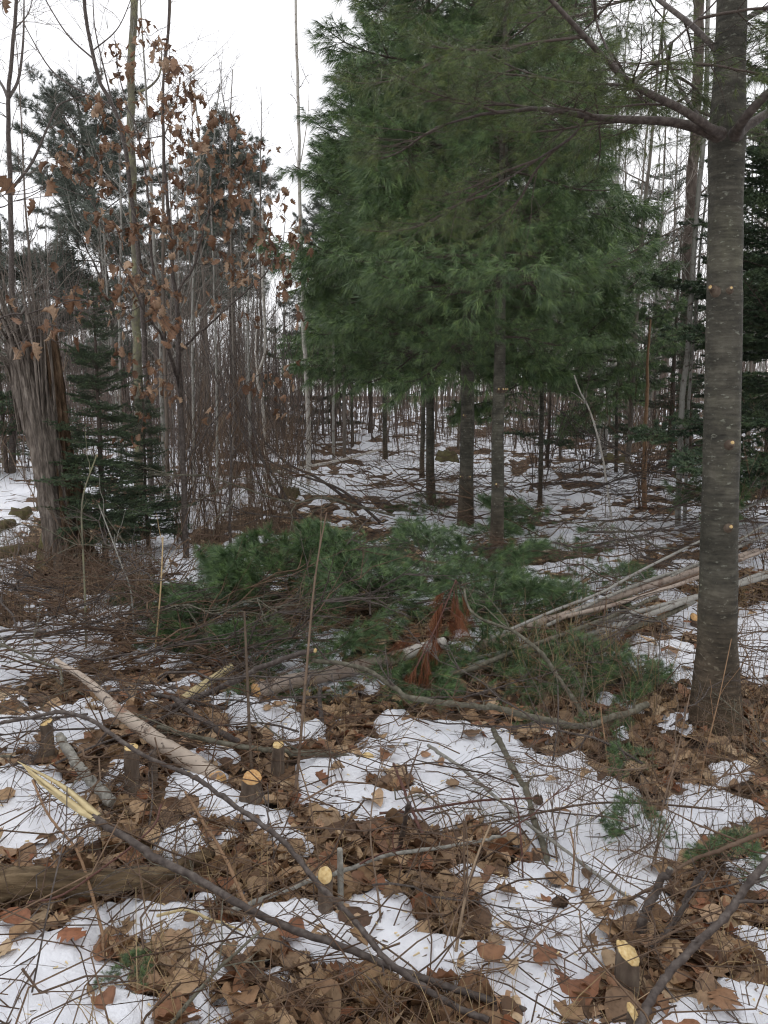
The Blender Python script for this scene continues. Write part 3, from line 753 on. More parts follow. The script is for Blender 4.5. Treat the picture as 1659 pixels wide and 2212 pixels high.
# long, thin living stems rising from the ground
def upright(pts, w0, w1, mat, label, seed, twigs=3, group='slender upright stems', name='slender_stem', tl=.3, cat='stem'):
    """pts: base (u, v) on the ground, then (u, v) at the base's distance"""
    base = G(*pts[0]); W = [base+Vector((0, 0, -.03))]+[D(u, v, base.y+0.12*(i+1)) for i, (u, v) in enumerate(pts[1:])]
    r = np.random.default_rng(seed+400); P = spline(W, max(12, len(W)*4)); n = len(P)
    R = np.linspace(w0, w1, n)*base.y*1.05/FPX/2
    b = MB(); b.tubes(P, R, 7, True)
    root = link(name, b.mesh(name, mat, origin=np.array(base)), None, tuple(base)); tag(root, label, cat, group)
    for i in range(twigs):
        j = r.integers(n//2, n-1); t = nrm(P[j]-P[j-1]); d = nrm(t*0.8+nrm(r.normal(size=3))*0.6+[0, 0, .3]); L = tl*r.uniform(.4, 1.1)
        q = P[j]+np.outer(np.linspace(0, 1, 6), d)*L+np.cumsum(r.normal(0, .02*L, (6, 3)), 0); q[0] = P[j]
        tb = MB(); tb.tubes(q, np.linspace(R[j]*.6, .001, 6), 4)
        link('twig', tb.mesh('twig', mat, origin=np.array(base)), root)
    return root
upright([(620,1752),(640,1690),(655,1530),(665,1412),(676,1290),(690,1187),(706,1107)], 8, 3.5, 'weed', 'tall slender brown stem standing before the green bough heap', 1, 2)
upright([(548,1690),(540,1600),(535,1480),(528,1320)], 9, 5, 'weed', 'slender dark brown stem rising left of the taller one', 2, 0)
upright([(700,1580),(690,1510),(692,1490)], 11, 9, 'darkbark', 'short dark broken stem before the pinkish log', 3, 0, None)
upright([(330,1440),(345,1300),(350,1215),(352,1160)], 4, 3, 'grass', 'thin tan weed stalk beyond the brush left of the boughs', 4, 2)
upright([(292,1400),(283,1280),(262,1220),(240,1160),(213,1090)], 4, 2.5, 'greybark', 'leaning pale grey stem in front of the little spruce', 5, 3)
upright([(186,1420),(184,1300),(180,1200),(178,1080),(210,980)], 5, 3, 'yellowbark', 'yellow lichened thin stem before the broken snag', 6, 3)
upright([(50,2212),(105,1960),(140,1800),(145,1700)], 5, 3, 'darkbark', 'dark thin stem standing in the near snow on the log side', 7, 1)
upright([(1400,1560),(1425,1500),(1450,1450),(1470,1390)], 2.5, 1.5, 'grass', 'leaning tan stalk just left of the big pine trunk', 8, 2)
upright([(1500,1760),(1520,1650),(1555,1500),(1580,1380)], 3.5, 2, 'tantwig', 'pale tan stalk rising across the foot of the big trunk', 9, 2)
upright([(1410,1900),(1430,1750),(1460,1640),(1490,1500)], 5, 3, 'weed', 'brown bent stalk between the snow and the big trunk', 10, 3)
upright([(975,2212),(978,2130),(990,2020),(1020,1880),(1060,1780)], 11, 5, 'weed', 'forked brown stem at the bottom edge in the near snow', 11, 2)
upright([(1230,1960),(1240,1850),(1232,1790)], 5, 4, 'tantwig', 'short tan stem on the open snow below the pine cones', 12, 0)
upright([(1160,1700),(1190,1660),(1205,1560),(1205,1480)], 6, 3, 'darkbark', 'dark broken twig stuck upright in the snow', 13, 1)
upright([(830,2030),(815,1920),(800,1800),(810,1700),(830,1640)], 6, 3, 'weed', 'reddish stem rising from the snow near the post stump', 14, 3)

ru = np.random.default_rng(91)
for i in range(36):
    u0 = ru.uniform(-40, 700) if i % 3 else ru.uniform(700, 1640); v0 = ru.uniform(1500, 2080); dx = ru.normal(0, 26); hh = ru.uniform(50, 190)
    upright([(u0, v0), (u0+dx*.4+ru.normal(0, 5), v0-hh*.5), (u0+dx, v0-hh)], ru.uniform(3.5, 7), 2.2, ['weed', 'brush', 'darkbark', 'tantwig', 'brush'][i % 5], uniq(['pale brown', 'brown', 'dark', 'orange tan', 'brown'][i % 5]+' upright broken stem', 'by '+near_mark(u0, v0)), 100+i, int(ru.integers(0, 3)), 'thin upright stems in the cut brush', 'upright_twig', .14)
# stumps of cut saplings
def stump(u, v, w, vb, label, tiltx=0.0, tilty=-0.25, facecol='cut', bark='stumpbark', group='fresh cut sapling stumps', asp=1.0, seed=0, name='cut_stump'):
    """(u, v) centre of the cut face, w its width, vb where the bark meets the ground"""
    base = G(u, vb); h = D(u, v, base.y).z-base.z
    r = np.random.default_rng(seed+900); rad = w*base.y*1.04/FPX/2
    top = np.array([D(u, v, base.y).x, base.y, base.z+h])
    bpt = np.array(base)+[0, 0, -.05]
    n = 9; P = spline([bpt, (bpt+top)/2+r.normal(0, rad*.15, 3)*[1, 1, 0], top], n)
    R = rad*np.linspace(1.22, 1.0, n)*(1+r.normal(0, .03, n)); R[0] *= 1.15; R[1] *= 1.08
    k = 16
    nv = nrm([tiltx, tilty, 1.0]); ang = np.arange(k)*2*math.pi/k
    V = np.zeros((n, k, 3))
    lob = 1+r.normal(0, .05, k)
    for i in range(n):
        ring = np.stack([np.cos(ang), np.sin(ang), 0*ang], -1)*R[i]*lob[:, None]
        w_ = (i/(n-1))**1.5
        ring[:, 2] -= (ring[:, 0]*nv[0]+ring[:, 1]*nv[1])/nv[2]*w_
        V[i] = ring+P[i]
    b = MB(); i = np.arange(n-1)[:, None]*k; q = np.arange(k)[None]; q2 = (q+1) % k
    b.add(V.reshape(-1, 3), None, np.stack([i+q, i+q2, i+k+q2, i+k+q], -1).reshape(-1, 4))
    root = link(name, b.mesh(name, bark, origin=np.array(base)), None, tuple(base)); tag(root, label, 'stump', group)
    ring = V[-1]; c = ring.mean(0)
    ringi = c+(ring-c)*0.93+nv*0.0015
    rl = ringi-nv*0.004
    rl = c+(rl-c)*1.05
    jj = np.arange(k); j2 = (jj+1) % k
    cb = MB(); cb.add(np.vstack([ringi, (c+nv*(0.0015+rad*0.03))[None], rl]), np.stack([jj, j2, 0*jj+k], -1), np.stack([jj+k+1, j2+k+1, j2, jj], -1))
    link('cut_face', cb.mesh('cut_face', facecol, False, origin=np.array(base)), root)
    return root
stump(1357, 2058, 54, 2150, 'thick sapling stump with big slanted yellow cut face near the bottom', .55, -.35, seed=1)
stump(702, 1890, 33, 1985, 'upright dark post stump with round pale yellow cut top', .05, -.75, seed=2)
stump(283, 1614, 30, 1725, 'knobbly stump with pale yellow top beside the birch log', .1, -.18, seed=3)
stump(601, 1608, 26, 1690, 'small stump with creamy cut top on the level grey pole', -.05, -.35, seed=4)
stump(545, 1679, 43, 1752, 'reddish stump with wide orange yellow top in front of the log end', .05, -.4, 'cutorange', seed=5)
stump(100, 1560, 25, 1635, 'slim dark post stump topped pale yellow far down the slope side', -.3, -.25, seed=6)
stump(1340, 1765, 15, 1782, 'tiny stump poking out of open snow', .1, -.4, seed=7)
stump(1500, 1333, 17, 1362, 'small yellow topped stump just left of the big trunk', .1, -.8, 'cutorange', seed=8)
stump(1367, 2186, 26, 2250, 'slanted yellow stub at the very bottom below the thickest stump', .9, -.9, seed=9)
stump(602, 1488, 16, 1500, 'short yellow topped stump beside the pinkish log', .2, -.7, seed=10)
stump(330, 1625, 18, 1700, 'dark weathered stub beside the knobbly pale topped stump', .1, -.2, 'stumpbark', seed=11)
stump(734, 1835, 13, 1975, 'thin grey stake stub right behind the round topped post stump', .1, -.2, 'greybark', bark='greybark', seed=12)

# logs
def log(pts, w0, w1, mat, label, cut=None, seed=1, amp=.12, k=14, cutmat='cutorange', group=None, name='fallen_log', flat=1.0):
    r = np.random.default_rng(seed+77)
    W = [G(*p) for p in pts]; n = 26; P = spline(W, n)
    dist = np.linalg.norm(P-np.array([0, 0, CAMH]), axis=1); R = np.linspace(w0, w1, n)*dist/FPX/2
    b = MB(); b.tubes(P, R, k, True, flat)
    V = b.v[0]; s = np.arange(len(V)); ph = (s % k)/k*6.28; ax = s//k
    nn = fbm(ax*0.9+seed, ph*2.2, 3, seed)-0.5
    C = np.repeat(P, k, 0); V += ((V-C)*(nn*2*amp)[:, None]).astype(np.float32)
    o0 = P.mean(0); o0[2] = P[:, 2].min()
    yaw = math.atan2(P[-1][1]-P[0][1], P[-1][0]-P[0][0])
    root = link(name, b.mesh(name, mat, origin=o0), None, tuple(o0)); tag(root, label, 'log', group)
    for e in (cut or []):
        d = nrm(P[0]-P[1]) if e == 0 else nrm(P[-1]-P[-2])
        link('cut_face', disc(P[e]+d*.002, d, R[e]*1.0, r, 18).mesh('cut_face', cutmat, False, origin=o0), root)
    return root
log([(-70,1912,.1),(0,1908,.1),(120,1908,.1),(250,1902,.1),(340,1893,.1),(400,1868,.1),(455,1842,.08)], 66, 22, 'oldwood', 'thick old weathered log lying at the near edge of the snow', seed=1, amp=.35, k=22)
log([(552,1494,.07),(620,1475,.08),(700,1458,.08),(780,1440,.09),(870,1417,.1)], 34, 30, 'pinklog', 'pinkish barked log with orange cut end beneath the green boughs', [0], 2)
log([(868,1417,.1),(905,1403,.11),(960,1388,.12)], 27, 24, 'birch', 'pale peeled log piece just beyond the pinkish log', None, 3)
log([(395,1512,.05),(440,1480,.08),(500,1440,.12)], 20, 15, 'splinter', 'short split yellow log lying in the brush', None, 4, cutmat='cut')
log([(-40,1200,.15),(30,1190,.15),(70,1182,.15)], 26, 20, 'mossy', 'brown log end lying in snow left of the snag', None, 5, .25)
log([(-30,1138,.12),(0,1135,.12),(28,1128,.12)], 26, 18, 'mossy', 'short mossy log chunk behind the brown log end', None, 6, .25)
log([(1160,1196,.08),(1200,1190,.08)], 12, 10, 'birchlog', 'small reddish log lying in snow right of the nearest pine trunk', None, 7, .2)
log([(600,1020,.2),(680,1005,.25),(760,985,.3),(830,960,.3)], 6, 4, 'birch', 'thin pale fallen stem far back on the snow', None, 8)
# pile of cut poles
POLES = [((1040,1392,.16),(1150,1350,.2),(1250,1320,.22),(1390,1270,.24),(1640,1190,.26), 18.7, 12.5, 'pinklog'),
 ((1020,1425,.1),(1180,1385,.14),(1330,1335,.18),(1500,1290,.2),(1680,1240,.2), 10.9, 9.4, 'palebark'),
 ((1010,1440,.08),(1160,1402,.12),(1300,1362,.14),(1450,1310,.2),(1660,1232,.24), 12.5, 9.4, 'palebark'),
 ((1000,1452,.06),(1120,1425,.09),(1240,1398,.1),(1400,1345,.12),(1480,1310,.16), 14.0, 9.4, 'olivebark'),
 ((870,1462,.1),(1000,1450,.12),(1100,1412,.16),(1300,1340,.2),(1420,1290,.22), 11.7, 7.8, 'olivebark'),
 ((1060,1378,.22),(1200,1318,.26),(1300,1280,.28),(1380,1235,.32),(1520,1165,.4), 7.0, 4.7, 'palebark'),
 ((1180,1352,.22),(1290,1300,.26),(1400,1255,.28),(1520,1215,.3),(1680,1145,.36), 7.8, 5.5, 'greybark'),
 ((1210,1335,.25),(1330,1305,.25),(1470,1262,.26),(1560,1226,.28),(1680,1180,.3), 9.4, 6.2, 'pinklog'),
 ((1080,1440,.05),(1200,1412,.07),(1320,1370,.1),(1430,1335,.12),(1500,1300,.14), 9.4, 7.0, 'palebark'),
 ((1240,1345,.2),(1320,1310,.22),(1420,1272,.24),(1500,1243,.3),(1600,1210,.34), 5.5, 3.9, 'brush'),
 ((1560,1115,.3),(1600,1100,.34),(1680,1070,.4), (1700,1062,.4), (1720,1055,.4), 7.0, 5.5, 'greybark'),
 ((1450,1245,.3),(1540,1200,.34),(1600,1165,.36),(1640,1140,.4),(1700,1115,.4), 4.7, 3.9, 'greybark')]
PL = ['thickest pinkish pole of the pole pile, on its far side', 'straight pale grey pole second from the thick pinkish pole', 'pale grey pole in the middle of the pole pile', 'olive grey pole lowest at the near end of the pile',
 'olive pole whose end reaches farthest toward the dead rust needles', 'thin pale pole slanting highest above the pile', 'grey thin pole crossing behind the big trunk', 'pinkish pole running on past the big pine trunk',
 'short pale pole on the near side of the pile in tan grass', 'thin brown pole resting on top of the pole pile', 'grey pole end sticking out right of the big trunk', 'slim grey pole above the others right by the big trunk']
for i, pl in enumerate(POLES):
    stick(list(pl[:-3]), pl[-3], pl[-2], pl[-1], PL[i], name='cut_pole', cat='pole', group='cut poles piled beside the big pine', seed=40+i, knots=.08, k=9, twigs=2 if i % 2 else 0, tl=.3, cutA=i in (1, 2, 3, 8), cutmat='birchlog')

# pine cones: overlapping scales round a core
def conemesh(seed):
    r = np.random.default_rng(seed); b = MB(); L = .055
    b.tubes(np.stack([np.linspace(0, L, 6), np.zeros(6), np.zeros(6)], -1), np.array([.004, .012, .014, .012, .009, .003]), 8)
    for i in range(70):
        t = i/70; a = i*2.4; x0 = L*t; rad = .022*math.sin(math.pi*(.15+.8*t))
        d = np.array([.35, math.cos(a), math.sin(a)]); d /= np.linalg.norm(d); tan = np.array([0, -math.sin(a), math.cos(a)]); c = np.array([x0, 0, 0])
        tip = c+d*rad*r.uniform(.9, 1.2); m = c+d*rad*.7
        th = np.cross(d, tan)*.0015
        b.add([c-tan*.002, c+tan*.002, m+tan*.008, tip, m-tan*.008, tip+th, m+th*2], [[0, 1, 2], [0, 2, 4], [4, 2, 3], [4, 6, 2], [6, 5, 2], [6, 4, 5]])
    return b.mesh('pine_cone', 'cone', False)
CONES = [conemesh(i) for i in range(3)]
for i, (u, v, l) in enumerate([(1192,1972,'dark open pine cone on snow above the thickest stump'), (1165,1757,'dark pine cone beside the crooked olive stick'), (1345,1815,'small dark cone by the tiny stump'), (905,1805,'dark cone at the lower edge of the open snow')]):
    p = G(u, v, .03); o = link('pine_cone', CONES[i % 3], None, (p.x, p.y, surf(np.array([p.x]), np.array([p.y]))[0]+.014)); o.rotation_euler = (0, .2, i*1.3+.3); o.scale = (1.0,)*3
    tag(o, l, 'pine cone', 'pine cones on the snow')
# flat wood chips
for i, (u, v, w, l) in enumerate([(795,1634,12,'flat yellow wood chip at the end of the level pole'), (575,1502,16,'orange wood chip strip in front of the pinkish log')]):
    p = G(u, v, .04); r_ = np.random.default_rng(i); 
    o = link('wood_chip', disc(np.array([0, 0, 0]), [.1, -.5, 1], w*p.y/FPX, r_, 9, 2.0 if i else 1.3).mesh('wood_chip', 'cut' if i == 0 else 'cutorange', False), None, p); tag(o, l, 'wood chip')

# ------------------------------------------------------------------ loose brush: small branched cut branches lying in a tangle
def brushmesh(seed, L=1.3, mat='brush', nt=12, r0=.007):
    r = np.random.default_rng(seed); b = MB()
    P = np.zeros((12, 3)); P[:, 0] = np.linspace(0, L, 12); P[:, 1:] = np.cumsum(r.normal(0, .03*L, (12, 2)), 0)*[1, .6]
    P[:, 2] = np.abs(P[:, 2])
    b.tubes(P, np.linspace(r0, .0016, 12), 5)
    for i in range(nt):
        j = r.integers(2, 11); s = r.choice([-1, 1]); a = r.uniform(.3, .95)*s
        d = nrm([math.cos(a), math.sin(a), r.normal(.05, .22)]); l = (L-P[j, 0]*.7)*r.uniform(.25, .6)
        q = P[j]+np.outer(np.linspace(0, 1, 6), d)*l; q[1:] += np.cumsum(r.normal(0, .02*l, (5, 3)), 0)
        b.tubes(q, np.linspace(.0035, .0011, 6), 4)
        for _ in range(3):
            jj = r.integers(1, 5); d2 = nrm(d+r.normal(0, .5, 3)*[1, 1, .4]); l2 = l*r.uniform(.2, .5)
            q2 = q[jj]+np.outer(np.linspace(0, 1, 4), d2)*l2; q2[1:] += np.cumsum(r.normal(0, .03*l2, (3, 3)), 0)
            b.tubes(q2, np.linspace(.0018, .0008, 4), 3)
    return b.mesh('brush_branch', mat)
BR = [brushmesh(i, mat=['brush', 'brush', 'darkbark', 'brush', 'darkbark', 'weed', 'olivebark', 'brush'][i % 8], L=[1.3, 1.0, 1.5, 1.2][i % 4], r0=[.006, .005, .008, .0045][i % 4]) for i in range(12)]
BLOOK = ['brown twiggy branch', 'fine brown twiggy branch', 'thick dark twiggy branch', 'light brown twiggy branch', 'thick dark twiggy branch', 'pale brown dead branch', 'olive grey twiggy branch', 'brown twiggy branch']
def brush(n, ulo, uhi, vlo, vhi, yaw, ysd, lift, label, group, sc=(.7, 1.2)):
    for i in range(n):
        bu, bv = rng.uniform(ulo, uhi), rng.uniform(vlo, vhi); p = G(bu, bv); bk = int(rng.integers(len(BR)))
        label = uniq(BLOOK[bk % 8], 'by '+near_mark(bu, bv))
        o = link('brush_branch', BR[bk])
        o.location = (p.x, p.y, float(surf(np.array([p.x]), np.array([p.y]))[0])+rng.uniform(*lift))
        o.rotation_euler = (rng.normal(0, .5), rng.normal(-.06, .13), yaw+rng.normal(0, ysd)+(math.pi if rng.random() < .4 else 0))
        s = rng.uniform(*sc); o.scale = (s, s, s)
        tag(o, label, 'branch', group)
brush(66, -120, 560, 1270, 1540, .1, .6, (.0, .25), 'thin brown cut branch in the wide brush tangle before the broken snag', 'cut brush tangled before the snag', (.8, 1.4))
brush(26, -100, 480, 1500, 1760, .2, .8, (.0, .2), 'thin cut branch lying around the pale topped stumps', 'cut brush around the stumps', (.4, .8))
brush(22, 350, 950, 1520, 1760, .1, .8, (.0, .12), 'thin twiggy branch on leaves between the birch log and open snow', 'twigs between log and snow', (.35, .7))
brush(7, 800, 1500, 1620, 1950, .2, .9, (.0, .12), 'thin twiggy branch lying across the open snow patch', 'twigs across the open snow', (.3, .65))
brush(14, 1350, 1700, 1600, 2000, .9, .7, (.0, .2), 'thin twiggy branch in leaves below the big trunk', 'twigs below the big trunk', (.4, .8))
brush(13, -20, 900, 1750, 2180, .3, .9, (.0, .15), 'thin twiggy branch over the leaves near the old log', 'twigs near the old log', (.3, .55))
brush(10, 900, 1500, 1980, 2180, .9, .8, (.0, .12), 'thin twiggy branch over near snow by the thickest stump', 'twigs by the thickest stump', (.3, .5))
brush(20, 560, 1250, 960, 1180, .1, .5, (.0, .35), 'long bare cut branch lying on snow among the pruned pine trunks', 'cut brush among the pine trunks', (1.2, 2.0))
brush(18, 1130, 1500, 1020, 1160, .1, .4, (.0, .5), 'dark cut branch in the brush heap right of the pine trunks', 'cut brush heaped right of the pine trunks', (1.2, 2.2))
brush(18, 1100, 1500, 1180, 1320, .3, .6, (.0, .3), 'bare cut branch on snow behind the pole pile', 'cut brush behind the pole pile', (.8, 1.5))
brush(16, 1560, 1760, 1000, 1300, .3, .5, (.0, .4), 'bare cut branch right of the big trunk', 'cut brush right of the big trunk', (1.0, 1.8))
# ------------------------------------------------------------------ conifer boughs
def needles_on(b, A, B, n, L, alpha, w, r, droop=0.0, planar=False):
    """n needles on each segment A->B (arrays of shape S x 3)"""
    S = len(A); d = B-A; d = d/(np.linalg.norm(d, axis=1, keepdims=True)+1e-9)
    t = r.random((S, n))
    p = A[:, None]+(B-A)[:, None]*t[..., None]
    ref = np.where(np.abs(d[:, 2:3]) > .8, np.array([1., 0, 0]), np.array([0, 0, 1.]))
    n1 = np.cross(d, ref); n1 /= np.linalg.norm(n1, axis=1, keepdims=True)+1e-9; n2 = np.cross(n1, d)
    ph = r.uniform(0, 2*np.pi, (S, n))
    if planar: ph = np.where(r.random((S, n)) < .5, 0, np.pi)+r.normal(0, .55, (S, n))
    al = np.clip(r.normal(alpha, .17, (S, n)), .1, 1.5)
    rad = np.cos(ph)[..., None]*n1[:, None]+np.sin(ph)[..., None]*n2[:, None]
    dr = d[:, None]*np.cos(al)[..., None]+rad*np.sin(al)[..., None]
    dr[..., 2] -= droop*r.uniform(.4, 1.2, (S, n)); dr /= np.linalg.norm(dr, axis=2, keepdims=True)
    ln = (L*r.uniform(.75, 1.15, (S, n)))[..., None]
    sd_ = np.cross(dr, r.normal(size=(S, n, 3))); sd_ /= np.linalg.norm(sd_, axis=2, keepdims=True)+1e-9
    tip = p+dr*ln; tip[..., 2] -= (droop*.35*ln[..., 0])
    V = np.stack([p-sd_*w/2, p+sd_*w/2, tip], 2).reshape(-1, 3)
    b.add(V, np.arange(len(V)).reshape(-1, 3))
def bough(seed, L=1.7, style='pine', needles=60, nl=.10, w=.0026, mat='needle', sag=.12, dens=1.0, wood='twigwood', r0=.016, droop=.55, latf=1.0):
    r = np.random.default_rng(seed); wd = MB(); A = []; B = []
    def br(p, d, l, rad, lvl):
        n = max(4, int(l/.12)+2); P = [np.array(p)]; dd = np.array(d)
        for i in range(n-1):
            t = i/(n-1)
            dd = nrm(dd+r.normal(0, .05, 3)+np.array([0, 0, (-sag*.35 if t < .4 else sag*.55)*(1 if lvl == 0 else .5)]))
            P.append(P[-1]+dd*l/(n-1))
        P = np.array(P); wd.tubes(P, np.linspace(rad, max(rad*.25, .0016), n), 6 if lvl == 0 else 3)
        if style == 'pine':
            # whorled side shoots
            step = [.20, .17, .3][lvl] if lvl < 3 else 1
            if lvl < 2:
                s = .22*l if lvl == 0 else .3*l
                while s < l*.97:
                    f = s/l; i = min(int(f*(n-1)), n-2); q = P[i]+(P[i+1]-P[i])*(f*(n-1)-i); t = nrm(P[i+1]-P[i])
                    for k in range(r.integers(3, 5) if lvl == 0 else r.integers(2, 4)):
                        if r.random() > dens: continue
                        sg = 1 if k % 2 else -1
                        sdv = nrm(np.cross(t, [0, 0, 1]))*sg
                        a = r.uniform(.65, 1.05)
                        nd = nrm(t*math.cos(a)+sdv*math.sin(a)+np.array([0, 0, r.normal(.06, .22)]))
                        nl_ = ((l-s)*r.uniform(.45, .68)*latf+.10)
                        br(q, nd, max(nl_, .12), rad*.45*(1-f*.5), lvl+1)
                    s += step*r.uniform(.75, 1.25)
            # needles on the outer growth
            ll = np.linalg.norm(np.diff(P, axis=0), axis=1); cum = np.cumsum(ll); tot = cum[-1]
            dlt = min(.17, tot*.8); tp = P[-1]; cuts = np.interp([tot-dlt, tot-dlt*.5, tot], np.r_[0, cum], np.arange(n))
            pts = [P[min(int(x), n-2)]+(P[min(int(x), n-2)+1]-P[min(int(x), n-2)])*(x-min(int(x), n-2)) for x in cuts]
            A.extend([pts[0], pts[1], pts[1]+(pts[2]-pts[1])*.4]); B.extend([pts[1], pts[2], pts[2]])
        else:
            if lvl < 2:
                s = .05; step = .05 if lvl == 0 else .05; k = 0
                while s < l*.96:
                    f = s/l; i = min(int(f*(n-1)), n-2); q = P[i]+(P[i+1]-P[i])*(f*(n-1)-i); t = nrm(P[i+1]-P[i])
                    sg = 1 if k % 2 else -1; k += 1
                    sdv = nrm(np.cross(t, [0, 0, 1]))*sg; a = r.uniform(.7, 1.0)
                    nl_ = min((l-s)*.6+.05, .5 if lvl == 0 else .16)
                    if r.random() < dens: br(q, nrm(t*math.cos(a)+sdv*math.sin(a)+[0, 0, r.normal(0, .1)]), nl_*r.uniform(.7, 1.1), rad*.4, lvl+1)
                    s += step*(1 if lvl == 0 else .9)
            for i in range(n-1):
                if lvl or i > n//3: A.append(P[i]); B.append(P[i+1])
    br(np.zeros(3), nrm([1, 0, .05]), L, r0, 0)
    A = np.array(A); B = np.array(B)
    nb = MB()
    seg = np.linalg.norm(B-A, axis=1).mean()
    if style == 'pine': needles_on(nb, A, B, needles, nl, .60, w, r, droop)
    else: needles_on(nb, A, B, needles, nl, .85, w, r, 0, True)
    return wd.mesh('bough', wood), nb.mesh('needles', mat, False)
def swapmat(pair, mat):
    me = pair[1].copy(); me.materials.clear(); me.materials.append(M[mat]); return (pair[0], me)
PB = [bough(500+i, L=1.6, needles=14, nl=.13, w=.0046, dens=.84) for i in range(7)]
PBY = [bough(520+i, L=1.6, needles=13, nl=.115, w=.0032, mat='needle_yellow', dens=.62, droop=.4) for i in range(4)]
PBC = [bough(560+i, L=1.3, needles=26, mat='needle_cut', nl=.115, w=.0038, r0=.011, droop=.25) for i in range(4)]
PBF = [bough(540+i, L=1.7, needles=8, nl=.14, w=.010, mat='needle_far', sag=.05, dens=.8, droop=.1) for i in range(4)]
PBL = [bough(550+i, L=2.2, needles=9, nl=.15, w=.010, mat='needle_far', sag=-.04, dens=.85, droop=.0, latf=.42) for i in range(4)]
PBT = [bough(640+i, L=1.5, needles=11, nl=.13, w=.0065, mat='needle') for i in range(4)]      # for pines farther off
FB = [bough(600+i, L=.75, style='fir', needles=42, nl=.022, w=.0038, mat='needle_fir', sag=.08, r0=.008) for i in range(5)]
FBF = [bough(620+i, L=1.2, style='fir', needles=26, nl=.035, w=.008, mat='needle_fir', sag=-.05, r0=.012, dens=.8) for i in range(4)]

def put_bough(pair, parent, loc, az, el, sc, roll=0.0, name='bough'):
    o = bpy.data.objects.new(name, pair[0]); COL.objects.link(o); o.parent = parent
    o.matrix_local = Matrix.Translation(loc) @ Matrix.Rotation(az, 4, 'Z') @ Matrix.Rotation(-el, 4, 'Y') @ Matrix.Rotation(roll, 4, 'X') @ Matrix.Scale(sc, 4)
    c = bpy.data.objects.new('needles', pair[1]); COL.objects.link(c); c.parent = o; c['kind'] = 'stuff'
    return o
def knot(root, P, R, z, az, r, len_=.035, rad=.012, face='cut', base=None):
    """a pruned branch stub on a trunk, with its own pale cut face"""
    i = np.argmin(np.abs(P[:, 2]-z)); c = P[i]; d = nrm([math.cos(az), math.sin(az), .35])
    b = MB(); q = np.array([c+d*R[i]*.6, c+d*(R[i]+len_*.5), c+d*(R[i]+len_)])
    b.tubes(q, np.array([rad*2.6, rad*1.35, rad]), 9, True)
    o = link('branch_stub', b.mesh('branch_stub', 'stumpbark'), root)
    link('cut_face', disc(c+d*(R[i]+len_+.001), d, rad*.62, r, 9).mesh('cut_face', face, False), o)
def pine(base, h, r0, cb, bl, seed, label, pairs, nper=5, step=.40, lean=(0, 0), stubs=5, el0=-.02, el1=.75, rootname='pine_tree', cat='pine tree', group=None, bark='pinebark', scw=1.0, prof=.6, fill=1, zmax=99, sunk=.1):
    r = np.random.default_rng(seed); root = thing(rootname, base, label, cat, group)
    n = 16; z = np.linspace(-sunk, h, n); t = np.clip(z/h, 0, 1)
    P = np.stack([lean[0]*t+np.cumsum(r.normal(0, .008, n)), lean[1]*t+np.cumsum(r.normal(0, .008, n)), z], -1)
    R = r0*(1-t*.85)**.9+.004; R[0] *= 1.25
    b = MB(); b.tubes(P, R, 12); link('trunk', b.mesh('trunk', bark), root)
    for i in range(stubs): knot(root, P, R, r.uniform(.5, cb), -math.pi/2+r.uniform(-1.5, 1.5), r)
    zz = cb; a0 = r.uniform(0, 6.28)
    while zz < min(h*.97, zmax):
        f = (zz-cb)/(h-cb); i = min(int((zz+sunk)/(h+sunk)*(n-1)), n-1)
        for k in range(nper):
            az = a0+k*6.283/nper+r.normal(0, .2); L = bl*((1-f)**prof*.9+.1)*r.uniform(.5, 1.28)
            if f < .06: L *= .85
            put_bough(pairs[r.integers(len(pairs))], root, (P[i][0], P[i][1], zz+r.normal(0, .05)), az, el0+(el1-el0)*f+r.normal(0, .09), L/1.6*scw, r.normal(0, .2))
        zz += step*r.uniform(.8, 1.15)*(1-f*.35); a0 += .6+r.uniform(0, 1)
    return root
def at_dist(u, d):                            # ground point straight below what is seen at column u, d metres ahead
    x = (u-829.5)/FPX*d/_c*1.0
    return Vector((x, d, Hf(x, d)))
GP = 'pruned young white pines in a cluster'
b_ = G(1070, 1225); pine(b_, 6.2, .060, 2.12, 1.4, 1, 'nearest pruned white pine, slim trunk with three pale branch scars', PB, 5, .36, (-.02, .1), 7, group=GP)
b_ = G(1005, 1145); pine(b_, 10.0, .078, 2.12, 1.95, 2, 'thicker pruned white pine just left of the nearest one', PB, 5, .40, (.12, .1), 4, group=GP)
b_ = G(930, 1092); pine(b_, 9.4, .055, 2.2, 2.0, 3, 'pruned pine with slender straight trunk left of the thicker one', PB, 6, .42, (-.1, .1), 2, group=GP)
b_ = G(912, 1035); pine(b_, 6.5, .038, 2.3, 1.8, 4, 'thin dark pine trunk half hidden behind the slender straight one', PBT, 5, .5, (0, 0), 0, group=GP)
b_ = G(833, 998); pine(b_, 9.5, .05, 2.3, 2.1, 5, 'pine on the far side of the cluster standing alone left of the rest', PBT, 5, .5, (0, 0), 1, group=GP)
b_ = G(760, 968); pine(b_, 7.6, .04, 2.2, 1.7, 6, 'farthest small pine of the cluster near the white birch', PBT, 5, .5, (0, 0), 0, group=GP)
b_ = at_dist(1165, 11.0); pine(b_, 4.6, .028, 1.7, 1.6, 7, 'bushy pine crown behind the nearest pruned pine', PBT, 6, .5, (0, 0), 0, group='pines behind the pruned cluster')
b_ = at_dist(1330, 14.0); pine(b_, 4.3, .028, 1.5, 1.6, 8, 'smaller soft green pine beside the bushy one', PBT, 5, .55, (0, 0), 0, group='pines behind the pruned cluster')

